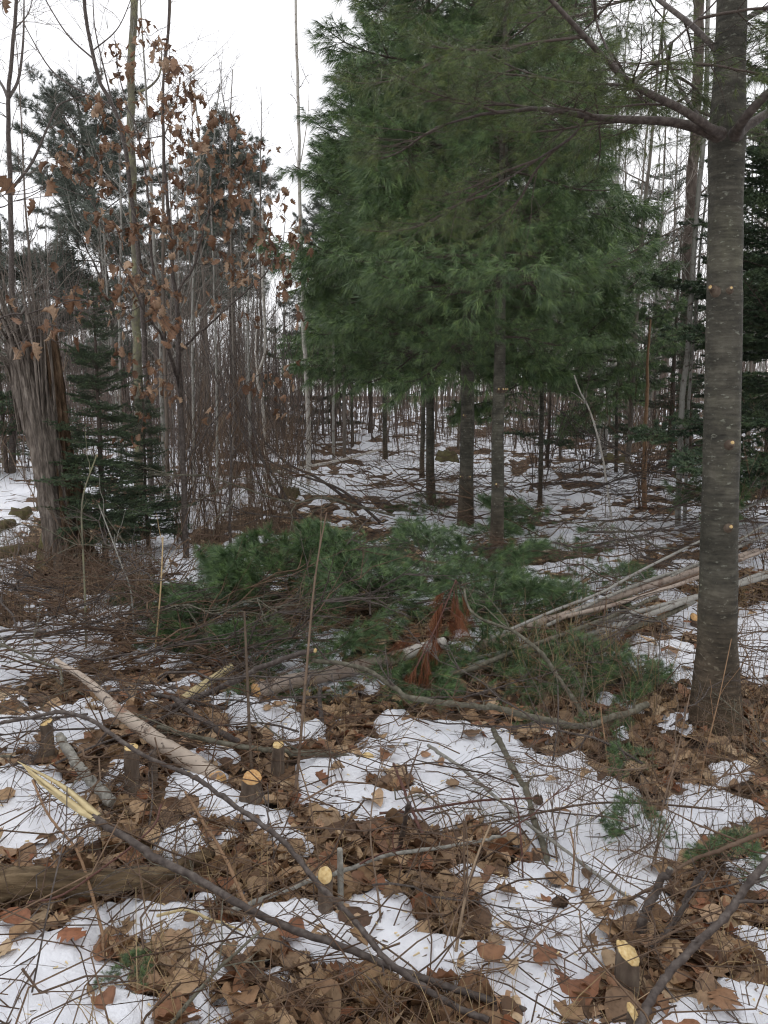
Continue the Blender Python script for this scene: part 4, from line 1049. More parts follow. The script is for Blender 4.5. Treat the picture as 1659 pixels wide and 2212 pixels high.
# the big pruned pine trunk with its whorl of limbs
base = G(1546, 1570); bd = base.y; TB = np.array(base)
W = [(1546,1590),(1549,1400),(1553,1200),(1558,1000),(1562,800),(1566,600),(1568,400),(1571,285),(1576,150),(1581,0),(1585,-150),(1590,-330),(1595,-600)]
P = spline([np.array(D(u, v, bd+.02*i))-TB for i, (u, v) in enumerate(W)], 60)
zk = [D(u, v, bd+.02*i).z-TB[2] for i, (u, v) in enumerate(W)]
wd_ = np.interp(P[:, 2], zk, [118, 82, 75, 72, 71, 67, 66, 70, 58, 55, 50, 44, 34])
dist = np.linalg.norm(P+TB-np.array([0, 0, CAMH]), axis=1)
R = wd_*np.hypot(P[:, 0]+TB[0], P[:, 1]+TB[1])/FPX/2*.97
P[0, 2] -= .1; R[0] *= 1.2
big = thing('pine_tree', base, 'big straight pine trunk with smooth banded bark and old pruning scars', 'pine tree')
b = MB(); b.tubes(P, R, 28)
V = b.v[0]; s = np.arange(len(V)); ph = (s % 28)/28*6.28; C = np.repeat(P, 28, 0)
nn = fbm(V[:, 2]*7, np.sin(ph)*2+np.cos(ph)*1.3, 4, 3)-.5
for zc, am in ((D(1553,635,bd).z, .12), (D(1560,968,bd).z, .10), (D(1560,1160,bd).z, .07), (D(1570,290,bd).z, .12)):
    nn += am*2.5*np.exp(-((V[:, 2]+TB[2]-zc)/.03)**2)*(.6+.6*(vnoise(ph*1.5, ph*0+zc)))
V += ((V-C)*(nn*.10)[:, None]).astype(np.float32)
link('trunk', b.mesh('trunk', 'pinebark'), big)
rk = np.random.default_rng(5)
for (u, v, az, ln, rd) in [(1524,628,-2.5,.05,.014),(1548,634,-1.7,.03,.010),(1562,962,-1.55,.035,.014),(1566,1154,-1.5,.03,.013)]:
    knot(big, P, R, D(u, v, bd).z-TB[2], az, rk, ln, rd)
def limb(pts, w0, w1, label=None, root=big, dd=0.0, mat='darkbark', tw=4, seed=1, el=.1, pairs=PBY, sc=.5, nb=4):
    """pts (u, v, distance)"""
    Wl = [np.array(D(*p))-TB for p in pts]; n = 22; Pl = spline(Wl, n)
    di = np.linalg.norm(Pl+TB-np.array([0, 0, CAMH]), axis=1); Rl = np.linspace(w0*.82, w1*.8, n)*di/FPX/2
    Rl[0] *= 1.5; Rl[1] *= 1.2
    b = MB(); b.tubes(Pl, Rl, 10); o = link('limb', b.mesh('limb', mat), root); r = np.random.default_rng(seed)
    # side boughs on the limb
    for i in range(nb):
        j = int(n*(.32+.66*i/max(nb-1, 1)))-1; t = nrm(Pl[j]-Pl[j-1])
        az = math.atan2(t[1], t[0])+(r.uniform(.35, .95)*(1 if i % 2 else -1) if i < nb-1 else 0)
        put_bough(pairs[r.integers(len(pairs))], root, Pl[j], az, el+r.normal(0, .15), sc*r.uniform(.75, 1.2), r.normal(0, .3))
    return o, Pl
limb([(1552,292,bd),(1500,275,bd-.05),(1440,262,bd-.1),(1350,258,bd-.15),(1270,252,bd-.2),(1215,240,bd-.25),(1150,235,bd-.3),(1095,242,bd-.3),(1050,245,bd-.3),(1000,258,bd-.25),(940,275,bd-.1)], 24, 3, seed=1, nb=5, sc=.38)
limb([(1555,290,bd),(1530,275,bd-.1),(1470,235,bd-.2),(1370,185,bd-.35),(1310,130,bd-.45),(1250,65,bd-.55),(1190,0,bd-.6),(1110,-80,bd-.6)], 22, 8, seed=2, nb=4, sc=.42)
limb([(1590,290,bd),(1605,262,bd-.1),(1635,225,bd-.15),(1690,180,bd-.2),(1800,130,bd-.3),(1950,90,bd-.3)], 24, 8, seed=3, nb=4, sc=.5)
limb([(1590,288,bd+.05),(1625,265,bd+.1),(1680,235,bd+.2),(1780,215,bd+.3),(1900,200,bd+.4)], 22, 8, seed=4, nb=4, sc=.55)
limb([(1560,285,bd+.08),(1520,260,bd+.3),(1490,225,bd+.6),(1450,150,bd+1.0),(1430,60,bd+1.4)], 12, 5, seed=5, nb=5, sc=.55)
limb([(1370,185,bd-.35),(1325,182,bd-.2),(1220,176,bd+.0),(1120,150,bd+.1),(1010,95,bd+.2)], 7, 2.5, seed=6, nb=4, sc=.4)
limb([(1370,183,bd-.35),(1400,140,bd-.2),(1470,75,bd-.1),(1540,10,bd+.0),(1580,-40,bd)], 7, 3, seed=7, nb=4, sc=.5)
limb([(1270,254,bd-.2),(1230,300,bd-.15),(1160,345,bd-.1),(1100,385,bd-.1),(1040,430,bd-.1)], 7, 2.5, seed=8, nb=4, sc=.38, el=-.15)
limb([(1335,150,bd-.4),(1300,80,bd-.3),(1282,20,bd-.3),(1270,-60,bd-.3)], 6, 3, seed=9, nb=3, sc=.4, el=.3)
limb([(1576,140,bd+.14),(1500,60,bd+.3),(1400,-20,bd+.6),(1340,-90,bd+.9),(1300,-150,bd+1)], 14, 5, seed=10, nb=4, sc=.45)
limb([(1580,-40,bd+.2),(1480,-60,bd-.1),(1380,-90,bd-.1),(1300,-100,bd)], 14, 4, seed=11, nb=4, sc=.4, el=-.2)
limb([(1579,62,bd+.16),(1650,20,bd+.25),(1720,0,bd+.4),(1850,-20,bd+.5)], 12, 5, seed=12, nb=5, sc=.7)

# ------------------------------------------------------------------ cut boughs heaped on the ground
def cutb(u, v, h, az, el, sc, label, pairs=None, grp='cut pine boughs heaped on the ground', roll=0.0):
    p = G(u, v, h); pr = (pairs or PBC)[rng.integers(len(pairs or PBC))]
    o = thing('cut_pine_bough', p, label, 'pine bough', grp)
    put_bough(pr, o, (0, 0, 0), az, el, sc, roll)
    return o
HEAP = [(600,1350,.06,2.9,.04,.62),(640,1340,.12,3.3,.06,.62),(700,1320,.2,2.6,.08,.68),(770,1290,.26,1.9,.25,.6),(830,1300,.26,1.2,.25,.62),(900,1310,.22,.6,.14,.62),(930,1330,.2,.2,.08,.62),
 (990,1330,.16,.1,.05,.55),(730,1385,.1,3.6,.02,.55),(790,1375,.12,4.4,.02,.5),(860,1380,.12,5.0,.02,.5),(930,1385,.1,5.6,.02,.5),(980,1420,.08,.3,.02,.45),(640,1370,.06,3.1,.0,.62),
 (850,1270,.3,2.3,.18,.66),(890,1255,.26,.9,.2,.62),(1060,1425,.06,-.2,.02,.45),(1180,1450,.04,.1,.04,.38),(1220,1470,.03,.4,.05,.3),(560,1385,.03,3.4,.0,.5),(680,1300,.2,2.9,.1,.62),(780,1255,.28,2.9,.12,.66),
 (1120,1500,.02,-.1,.02,.35),(1290,1480,.02,.3,.06,.28),(1030,1465,.03,3.5,.02,.35),(890,1200,.22,3.3,.08,.72),(960,1250,.2,.1,.12,.6),(1305,1350,.12,1.2,.3,.24),(1200,1350,.1,.9,.1,.3),(520,1350,.03,3.0,.0,.5)]
HL = ['leftmost low bough', 'low bough beside the leftmost', 'bough on the left slope', 'upturned bough at the top', 'upturned bough at the middle top', 'bough on the right shoulder', 'long bough on the right', 'bough against the foot of the nearest pine',
 'drooping bough at the front left', 'front bough over the slanting branch', 'front bough over the pinkish log', 'front bough behind the dead rust needles', 'small bough on the pole ends', 'flat spreading bough at the left front', 'darkest bough deep at the back',
 'back bough to the right of the darkest', 'bough spread over the near pole ends', 'small bough in tan grass by the poles', 'tiny bough nearest the big trunk', 'flat bough lying on the brush', 'high bough on the left side', 'back left bough', 'bough tip above the long olive branch',
 'small green spray at the big trunk foot', 'green spray beneath the bent grey stem', 'big spreading back bough', 'bough between the two nearest pine trunks', 'round green tuft standing up over the poles', 'green spray lying behind the pole pile', 'farthest left green bough tip']
for i, hp in enumerate(HEAP): hp = (hp[0], hp[1]-6, hp[2]*1.05, hp[3], hp[4]*.8, hp[5]*1.08); cutb(*hp, 'fresh green ' + HL[i] + (' of the cut heap' if len(HL[i].split()) < 6 else ''), roll=rng.normal(0, .4))
for i, (u, v, h, az, el, sc, l) in enumerate([(720,1190,.1,3.1,.1,1.0,'cut green bough lying on snow behind the heap'),(1240,1130,.2,2.9,.15,1.3,'dark green cut bough by the brush heap'),(1420,1100,.4,.2,.3,1.4,'cut bough heap piece left of the big trunk, leaning up'),
   (1470,1030,.45,.5,.35,1.3,'cut bough standing highest left of the big trunk'),(1380,1180,.15,2.6,.1,1.2,'flat green bough on snow beyond the poles'),(1230,1270,.12,.2,.1,.9,'green bough on snow beyond the thick pinkish pole'),
   (1130,1230,.1,2.9,.1,.8,'green bough tip right of the nearest pine trunk'),(1000,1090,.1,3.0,.15,1.2,'green bough on snow between the pine trunks'),(1600,1010,.4,.1,.2,1.2,'green bough peeking out right of the big trunk'),
   (1060,1545,.06,.2,.15,.35,'small green sprig on the long olive branch'),(1400,1690,.1,1.8,.5,.3,'small green sprig standing in leaves near snow'),(735,1440,.08,4.0,.05,.85,'green bough drooping in front over the slanting branch tip'),(820,1450,.08,5.2,.05,.8,'green bough lying in front over the pale peeled log'),(1010,1455,.06,5.6,.05,.8,'green bough covering the near ends of the poles'),(1120,1460,.06,.1,.05,.8,'flat green bough beneath the long olive branch'),(1220,1480,.06,-.2,.1,.7,'green bough in tan grass short of the big trunk'),(640,1260,.15,2.8,.2,1.1,'tall left shoulder bough of the green heap'),(1060,1330,.15,.2,.3,.9,'bough over the far pole ends by the nearest pine'),
   (800,1330,.3,1.6,.25,1.1,'dark green bough at the very middle of the heap'),(880,1330,.32,2.2,.2,1.1,'dense green bough at the middle right of the heap'),(820,1200,.22,2.6,.15,1.1,'green bough at the far side of the heap'),(960,1180,.18,.3,.2,1.0,'green bough at the back before the two trunks'),
   (1400,1850,.12,1.6,.6,.32,'feathery green sprig over the snow by the knobbly stub'),(1540,1900,.12,1.0,.5,.35,'feathery green sprig in the stems right of the stub'),
   (235,2180,.02,1.2,.5,.22,'little green sprig at the near snow edge'),(1250,1590,.08,.3,.2,.35,'small green sprig below the olive branch fork'),(930,1230,.3,1.6,.5,1.0,'green bough reaching up before the thicker trunk'),(420,1290,.1,3.0,.1,.9,'pale green bough lying left over the brush')]):
    cutb(u, v, h*.9, az, el*.4, sc*.6, l, grp='scattered cut pine boughs')
DB = bough(570, L=1.0, needles=60, mat='needle_dead', nl=.10, w=.0022, r0=.006, dens=.45)
p = G(880, 1480, .1); o = thing('dead_pine_bough', p, 'dead rust brown pine spray hanging before the green heap', 'pine bough')
top_ = np.array(D(985, 1252, p.y+.35))-np.array(p)
b = MB(); q = spline([np.zeros(3), top_*.5+[.02, 0, .02], top_], 12); b.tubes(q, np.linspace(.006, .003, 12), 5); stm = link('stem', b.mesh('stem', 'redtwig'), o)
nb = MB(); rr = np.random.default_rng(3)
for f0 in np.linspace(.3, 1.0, 9):
    c = q[int(f0*11)]
    for kk in range(3):
        d = nrm([rr.uniform(-.55, .45), rr.normal(0, .35), -.55+rr.normal(0, .25)]); e = c+d*rr.uniform(.10, .2)
        tb = MB(); tb.tubes(np.array([c, (c+e)/2, e]), np.array([.002, .0015, .001]), 4); link('twig', tb.mesh('twig', 'redtwig'), o)
        needles_on(nb, ((c+e)/2)[None], e[None], 75, .12, .45, .0016, rr, 1.0)
link('needles', nb.mesh('needles', 'needle_dead', False), o, None, 'stuff')

# ------------------------------------------------------------------ little spruce trees, hemlocks and far conifers
def spruce(base, h, bl, seed, label, pairs, r0=.03, nper=6, step=.13, cb=.15, group=None, lref=.75, scmin=.25, el=(-.05, .5), prof=.8, name='spruce_tree', cat='spruce tree', bark='twigwood', skip=.1):
    r = np.random.default_rng(seed); root = thing(name, base, label, cat, group)
    z = np.linspace(-.08, h, 10); P = np.stack([np.cumsum(r.normal(0, .006, 10)), np.cumsum(r.normal(0, .006, 10)), z], -1)
    b = MB(); b.tubes(P, r0*(1-np.clip(z/h, 0, 1)*.9)+.002, 8); link('trunk', b.mesh('trunk', bark), root)
    zz = cb; a0 = 0
    while zz < h*.98:
        f = (zz-cb)/(h-cb); i = min(int(zz/h*9), 9)
        for k in range(nper):
            if r.random() < skip: continue
            L = bl*((1-f)**prof*.92+.08)*r.uniform(.65, 1.15)
            put_bough(pairs[r.integers(len(pairs))], root, (P[i][0], P[i][1], zz+r.normal(0, .03)), a0+k*6.283/nper+r.normal(0, .25), el[0]+(el[1]-el[0])*f+r.normal(0, .1), L/lref, r.normal(0, .15))
        zz += step*r.uniform(.8, 1.2)*(1-.3*f); a0 += .7
    return root
spruce(G(228, 1232), 2.6, .58, 1, 'small dark spruce standing between the snag and the oak sapling', FB, .03, 7, .12, .35, prof=.65, skip=.3)
spruce(at_dist(318, 8.0), 1.75, .52, 2, 'smaller bushy spruce crowding behind the small dark spruce', FB, .022, 6, .13, .25)
spruce(at_dist(165, 8.6), 1.5, .5, 3, 'short spruce partly hidden by the snag and dark spruce', FB, .02, 5, .17, .3)
# far conifers
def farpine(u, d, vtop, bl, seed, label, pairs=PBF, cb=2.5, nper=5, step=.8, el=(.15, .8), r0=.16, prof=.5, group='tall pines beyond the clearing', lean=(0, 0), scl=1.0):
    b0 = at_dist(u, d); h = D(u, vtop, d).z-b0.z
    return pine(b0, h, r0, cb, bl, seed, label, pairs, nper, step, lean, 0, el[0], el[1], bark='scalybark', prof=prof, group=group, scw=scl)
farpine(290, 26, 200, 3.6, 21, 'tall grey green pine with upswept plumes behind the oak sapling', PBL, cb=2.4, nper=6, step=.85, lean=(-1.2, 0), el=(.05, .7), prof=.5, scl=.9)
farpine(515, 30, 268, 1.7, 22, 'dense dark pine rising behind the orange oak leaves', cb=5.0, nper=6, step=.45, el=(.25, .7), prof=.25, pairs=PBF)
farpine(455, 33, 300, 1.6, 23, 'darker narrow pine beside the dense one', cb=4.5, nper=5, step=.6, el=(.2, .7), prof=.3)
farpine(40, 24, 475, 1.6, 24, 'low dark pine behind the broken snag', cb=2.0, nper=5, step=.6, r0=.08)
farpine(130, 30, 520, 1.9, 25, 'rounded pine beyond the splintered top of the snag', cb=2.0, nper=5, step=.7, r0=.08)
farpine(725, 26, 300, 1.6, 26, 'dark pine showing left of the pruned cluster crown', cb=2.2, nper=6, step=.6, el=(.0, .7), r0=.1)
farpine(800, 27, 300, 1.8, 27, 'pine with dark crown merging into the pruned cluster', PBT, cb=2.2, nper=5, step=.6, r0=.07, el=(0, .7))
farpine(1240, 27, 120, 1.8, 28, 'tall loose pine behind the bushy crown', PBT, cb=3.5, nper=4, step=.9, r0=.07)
GH = 'dark conifers beyond the big trunk'
spruce(at_dist(1700, 8.5), 6.2, 1.7, 31, 'dark drooping hemlock at the edge behind the big trunk', FBF, .09, 6, .30, .9, GH, 1.2, name='hemlock_tree', cat='hemlock tree', el=(-.12, .3))
spruce(at_dist(1655, 12.5), 8.5, 1.5, 32, 'taller dark conifer rising between the big trunk and the hemlock', FBF, .11, 6, .42, 1.2, GH, 1.2, name='hemlock_tree', cat='hemlock tree', el=(-.12, .3))
spruce(at_dist(1440, 15), 4.2, 1.3, 33, 'young dark conifer left of the big trunk behind birches', FBF, .06, 5, .35, .5, GH, 1.2, name='hemlock_tree', cat='hemlock tree', el=(-.1, .3), skip=.35)
spruce(at_dist(1180, 16), 2.6, 1.3, 34, 'low spreading hemlock under the pine crowns', FBF, .04, 4, .4, .6, GH, 1.2, name='hemlock_tree', cat='hemlock tree', el=(-.12, .2), skip=.45)
spruce(at_dist(1300, 18), 2.8, 1.3, 35, 'spreading hemlock farther right under the crowns', FBF, .04, 4, .45, .5, GH, 1.2, name='hemlock_tree', cat='hemlock tree', el=(-.12, .2), skip=.3)
spruce(at_dist(1400, 24), 9.5, 2.0, 36, 'tall dark conifer far behind the leaning birch', FBF, .08, 5, .6, 1.5, GH, 1.2, name='hemlock_tree', cat='hemlock tree', el=(-.1, .4), skip=.55)
spruce(at_dist(700, 28), 3.6, 1.5, 37, 'low green conifer in the gap beside the white birch', FBF, .05, 5, .4, .4, GH, 1.2, name='hemlock_tree', cat='hemlock tree', skip=.2)
spruce(at_dist(600, 22), 3.6, 1.2, 38, 'small green conifer left of the white birch', FBF, .04, 4, .4, 1.4, GH, 1.2, name='hemlock_tree', cat='hemlock tree', skip=.3)
spruce(at_dist(20, 14), 2.6, 1.2, 39, 'low green conifer behind the snag foot', FBF, .04, 5, .35, .4, GH, 1.2, name='hemlock_tree', cat='hemlock tree', skip=.2)

# ------------------------------------------------------------------ broken snag
SD = G(150, 1232).y; SB = np.array(G(150, 1232))
snag = thing('broken_snag', tuple(SB), 'broken dead snag with silver splintered top and rotten brown side', 'dead tree')
def slab(line, wid, mat, name, seed, k=26, flat=.8, jag=.25, groove=.16, top=True):
    """line: (u, v, distance)"""
    r = np.random.default_rng(seed); n = 40
    Pn = spline([np.array(D(*p))-SB for p in line], n); wdt = np.interp(np.linspace(0, 1, n), np.linspace(0, 1, len(wid)), wid)*SD/FPX/2
    b = MB(); b.tubes(Pn, wdt, k, False, flat)
    V = b.v[0]; s = np.arange(len(V)); ph = s % k; lv = s//k; C = np.repeat(Pn, k, 0)
    g_ = r.uniform(-1, 1, k)
    nn = g_[ph]*groove + (fbm(lv*.35+seed, ph*1.3, 3, seed)-.5)*groove*1.6 + r.normal(0, groove*.12, len(ph))
    V += ((V-C)*nn[:, None]).astype(np.float32)
    if top:
        j = r.uniform(0, jag, k)*(1+0*ph[:k]); last = lv >= n-5
        V[last, 2] += (j[ph[last]]*((lv[last]-(n-6))/5.0)).astype(np.float32)
    return link(name, b.mesh(name, mat, False), snag)
slab([(140,1262,SD-.02),(128,1150,SD),(105,1000,SD),(82,880,SD),(62,800,SD),(50,745,SD)], [86,78,66,72,84,70], 'snaggrey', 'silver_wood', 2, k=44, jag=.3, groove=.22)
slab([(150,1270,SD+.12),(140,1100,SD+.12),(122,950,SD+.12),(112,830,SD+.1),(100,742,SD+.1)], [150,104,74,58,46], 'snagbrown', 'rotten_wood', 3, k=44, jag=.2, groove=.26)
slab([(105,1265,SD-.1),(100,1190,SD-.02),(110,1100,SD)], [60,34,18], 'mossy', 'root_flare', 4, jag=0)
slab([(200,1265,SD+.0),(185,1200,SD+.05),(170,1080,SD+.1)], [66,44,22], 'snagbrown', 'root_flare', 6, jag=0)
rs = np.random.default_rng(12)
for i in range(44):
    f = i/43
    su = 40+70*f+rs.normal(0, 5); sv = 905-20*f+rs.uniform(-30, 30)
    if f < .34:      eu, ev = -60+130*f+rs.normal(0, 12), 730+rs.uniform(-70, 60)-f*60; mu, mv = su-22+12*f, 800-40*f
    else:            eu, ev = -45+230*(f-.34)+rs.normal(0, 9), 592+rs.uniform(-30, 50)+max(0, f-.75)*120; mu, mv = su*.75+eu*.25-4, 760
    dd = SD-.1+rs.uniform(-.12, .12)
    q = spline([np.array(D(su, sv, dd+.06))-SB, np.array(D(mu, mv, dd))-SB, np.array(D(eu*.6+mu*.4, ev*.55+mv*.45, dd-.03))-SB, np.array(D(eu, ev, dd-.05))-SB], 11)
    w_ = rs.uniform(.010, .030)
    b = MB(); b.tubes(q, w_*np.array([.6, 1, 1.1, 1.05, 1, .95, .95, .9, .8, .6, .1])*(1+rs.normal(0, .12, 11)), 5, False, rs.uniform(.2, .5))
    link('splinter', b.mesh('splinter', 'snaggrey', False), snag)

# ------------------------------------------------------------------ oak sapling holding its dead leaves
OAKC = [(600,90),(625,150),(670,140),(660,190),(715,210),(735,260),(760,290),(720,300),(500,210),(518,260),(512,305),(820,340),(805,370),(838,425),(765,420),(750,440),(655,425),(545,410),(430,450),(463,495),(490,530),(385,425),(745,500),(740,530),(790,570),(770,620),(750,650),(780,680),(560,580),(610,610),(625,640),(505,640),(470,620),(415,670),(270,650),(265,690),(300,690),(340,710),(370,740),(370,770),(450,790),(445,830),(575,780),(860,580),(880,620),(895,660),(965,520),(990,500),(1020,570),(970,640),(950,670),(1100,650),(1090,680),(1130,640),(1060,710),(1000,750),(960,740),(900,820),(810,780),(830,820),(850,870),(840,900),(765,860),(740,740),(760,740),(690,890),(660,910),(640,940),(570,960),(560,990),(590,1000),(420,930),(440,970),(470,990),(480,1020),(740,950),(770,970),(730,1000),(960,920),(980,950),(975,980),(930,870),(1030,800),(1020,850),(1040,830),(1220,870),(1200,900),(1195,940),(1280,970),(1290,1010),(1300,1060),(1260,1000),(1130,980),(1080,1000),(1150,1030),(1190,1060),(1180,1110),(1140,1090),(1070,1110),(1060,1150),(1080,1180),(1230,1130),(1250,1220),(1240,1240),(960,1090),(940,1120),(980,1140),(1010,1160),(820,1020),(830,1070),(820,1000),(520,1150),(540,1190),(590,1180),(620,1200),(610,1260),(640,1250),(600,1230),(730,1150),(700,1220),(730,1250),(670,1340),(690,1360),(930,1290),(940,1330),(1050,1340),(760,1400),(780,1430),(530,1340),(540,1390),(320,1280),(380,1290),(450,1290),(500,1240),(1280,1340)]
OAKC = [(u/2, v/2) for u, v in OAKC]+[(u/2, 737.5+v/2) for u, v in [(700,90),(610,200),(650,210),(710,190),(750,240),(660,135),(540,70),(560,10),(1085,190),(1150,160),(1240,120),(1205,275),(930,310),(620,320),(560,440)]]
OLM = []; OLG = []
for i in range(8):
    V, F4, pet = leafgeo('oak', .125, 300+i, 2.2)
    V = V-np.array([V[:, 0].min(), 0, 0]); OLG.append((V, F4, pet)); b = MB(); b.add(V, None, F4); OLM.append(b.mesh('leaf', 'oakleaf'))
def oak(base, stems, clusters, dfun, label, seed, lf=(2, 3), rad0=.018, lsc=1.0, name='oak_sapling', mx=300, group=None, extra=0):
    """stems: polylines of world points; each leaf cluster is joined to the nearest wood already there"""
    r = np.random.default_rng(seed); base = np.array(base); root = thing(name, tuple(base), label, 'oak sapling', group)
    nodes = []; b = MB()
    for st, ra, rb in stems:
        q = spline(st, 26)-base; q[1:-1] += r.normal(0, .006, (24, 3)); rad = np.linspace(ra, rb, 26)
        if b.n == 0: pass
        sb = MB(); sb.tubes(q, rad, 8); link('stem', sb.mesh('stem', 'darkbark'), root)
        nodes += [(p, rr_) for p, rr_ in zip(q, rad)]
    NP = [n[0] for n in nodes]; NR = [n[1] for n in nodes]
    C = [np.array(D(u, v, dfun(u, v, r)))-base for u, v in clusters]
    C.sort(key=lambda c: np.min(np.linalg.norm(np.array(NP)-c, axis=1)))
    cnt = 0; XB = MB()
    for c in C:
        A = np.array(NP); dv = c-A; dist = np.linalg.norm(dv, axis=1); cost = dist+np.where(dv[:, 2] < 0, .35*np.abs(dv[:, 2]), 0)
        j = int(np.argmin(cost)); p0 = A[j]; L = dist[j]
        mid = (p0+c)/2+np.array([0, 0, -.12*L])+r.normal(0, .05*L, 3)
        q = spline([p0, mid, c], 8); rr_ = min(NR[j]*.7, .006)
        tb = MB(); tb.tubes(q, np.linspace(max(rr_, .002), .0014, 8), 5)
        for _ in range(2):
            e = c+nrm(nrm(c-mid)+r.normal(0, .5, 3))*r.uniform(.1, .3); q3 = np.array([c, (c+e)/2+r.normal(0, .01, 3), e]); tb.tubes(q3, np.array([.0016, .0013, .0008]), 4)
        link('twig', tb.mesh('twig', 'darkbark'), root)
        for k in range(2, 8): NP.append(q[k]); NR.append(max(rr_*(1-k/9), .0015))
        for _ in range(extra):
            V, F4, pet = OLG[r.integers(len(OLG))]
            mt = np.array(Matrix.Rotation(r.uniform(0, 6.28), 3, 'Z') @ Matrix.Rotation(r.uniform(.4, 1.7), 3, 'Y') @ Matrix.Rotation(r.normal(0, .9), 3, 'X'))
            XB.add((V*lsc*r.uniform(.5, .95))@mt.T+c+r.normal(0, .06, 3), None, F4)
        for _ in range(r.integers(lf[0], lf[1]+1)):
            if cnt >= mx: break
            cnt += 1
            o = bpy.data.objects.new('leaf', OLM[r.integers(len(OLM))]); COL.objects.link(o); o.parent = root
            at = c+r.normal(0, .05, 3)
            o.matrix_local = Matrix.Translation(at) @ Matrix.Rotation(r.uniform(0, 6.28), 4, 'Z') @ Matrix.Rotation(r.uniform(.5, 1.6), 4, 'Y') @ Matrix.Rotation(r.normal(0, .8), 4, 'X') @ Matrix.Scale(lsc*r.uniform(.6, 1.15), 4)
    if XB.v: link('leaves', XB.mesh('leaves', 'oakleaf'), root, None, 'stuff')
    return root
od = 6.6
ob = at_dist(398, 7.4)
def DD(l, d): return [D(u, v, d) for u, v in l]
st1 = [ob+Vector((0, 0, -.05))]+DD([(398,1060),(392,900),(385,740),(372,560),(360,420),(355,350),(352,200),(362,60),(365,-40)], 7.3)
st2 = [D(392, 880, 7.3)]+DD([(385,645),(405,600),(425,550),(450,460),(480,375),(495,280),(505,240)], 6.9)
st3 = [D(390, 840, 7.3)]+DD([(360,740),(335,620),(325,490),(318,400),(300,300),(262,190),(250,100)], 6.9)
st4 = [D(388, 760, 7.3)]+DD([(450,700),(520,640),(580,580),(612,500),(615,420)], 7.0)
st5 = [D(362, 745, 6.95)]+DD([(300,650),(240,520),(180,400),(140,330)], 6.7)
st6 = [D(398, 1000, 7.3)]+DD([(470,900),(540,820),(610,780),(640,680)], 7.1)
oak(ob, [(st1, .030, .006), (st2, .018, .003), (st3, .018, .003), (st4, .012, .002), (st5, .011, .002), (st6, .010, .002)], OAKC,
    lambda u, v, r: od+r.uniform(-.5, .7), 'oak sapling holding clumps of curled orange brown leaves', 1, (1, 3), lsc=.84, extra=4)
NEARC = [(10,420),(30,435),(92,410),(105,395),(35,655),(60,645),(75,650),(100,670),(135,655),(55,695),(95,700),(135,700),(115,680),(160,640),(190,650),(215,650),(150,668),(125,635),(5,5),(80,725),(15,705)]
nb_ = at_dist(-120, 3.4)
ns1 = [nb_]+[D(-110, 900, 3.4), D(-90, 640, 3.3), D(-60, 420, 3.2), D(-40, 200, 3.2), D(-30, -20, 3.2)]
ns2 = [D(-92, 700, 3.3), D(-20, 690, 3.25), D(60, 672, 3.2), D(140, 655, 3.2), D(210, 640, 3.2)]
oak(nb_, [(ns1, .014, .005), (ns2, .005, .0015)], NEARC, lambda u, v, r: 3.25+r.uniform(-.15, .15), 'close oak branch entering from the side with large curled red brown leaves', 2, (1, 2), lsc=.62)
# ------------------------------------------------------------------ bare trees
def baretree(seed, h, r0, nb=14, lean=.04, up=.9, wig=.015, mat='faint', lo=.25, bl=.28, lv=2, k=6, twk=3):
    """returns (trunk mesh, crown mesh) in local space"""
    r = np.random.default_rng(seed); n = 14; z = np.linspace(-.1, h, n); a = r.uniform(0, 6.28)
    P = np.stack([lean*z*math.cos(a)+np.cumsum(r.normal(0, wig, n))*h*.12, lean*z*math.sin(a)+np.cumsum(r.normal(0, wig, n))*h*.12, z], -1); P -= P[0]*[1, 1, 0]
    R = r0*(1-np.clip(z/h, 0, 1)*.88)+.002
    t = MB(); t.tubes(P, R, k)
    c = MB(); q5 = []; r5 = []; q4 = []; r4 = []
    for i in range(nb):
        f = r.uniform(lo, .97); x = f*(n-1); j = min(int(x), n-2); p = P[j]+(P[j+1]-P[j])*(x-j)
        az = r.uniform(0, 6.28); e = r.uniform(.45, 1.15)*up; d = np.array([math.cos(az)*math.cos(e), math.sin(az)*math.cos(e), math.sin(e)])
        L = h*bl*(1.15-f*.8)*r.uniform(.6, 1.2); s = np.linspace(0, 1, 7)
        q = p+np.outer(s, d)*L; q[:, 2] += .12*L*s**2; q[1:] += np.cumsum(r.normal(0, .018*L, (6, 3)), 0)
        q5.append(q); rr_ = R[j]*.42; r5.append(np.linspace(rr_, rr_*.3, 7))
        for _ in range(lv*2):
            jj = r.integers(1, 6); d2 = nrm(d+r.normal(0, .5, 3)+[0, 0, .3]); L2 = L*r.uniform(.25, .55)
            q2 = q[jj]+np.outer(np.linspace(0, 1, 4), d2)*L2; q2[1:] += np.cumsum(r.normal(0, .03*L2, (3, 3)), 0)
            q4.append(q2); r4.append(np.linspace(rr_*.5, rr_*.15, 4))
            if lv > 2:
                for _ in range(2):
                    d3 = nrm(d2+r.normal(0, .6, 3)); q3 = q2[r.integers(1, 4)]+np.outer(np.linspace(0, 1, 4), d3)*L2*.4; q4.append(q3); r4.append(np.linspace(rr_*.25, rr_*.1, 4))
    c.tubes(np.array(q5), np.array(r5), 4); c.tubes(np.array(q4), np.array(r4), twk)
    return t.mesh('trunk', mat), c.mesh('crown', mat)
def plant_tree(pair, base, label, cat='tree', name='bare_tree', group=None, sc=1.0, rz=0.0, zs=1.0):
    o = thing(name, base, label, cat, group, rz); o.scale = (sc, sc, sc*zs)
    for nm, me in (('trunk', pair[0]), ('crown', pair[1])):
        c = bpy.data.objects.new(nm, me); COL.objects.link(c); c.parent = o
    return o
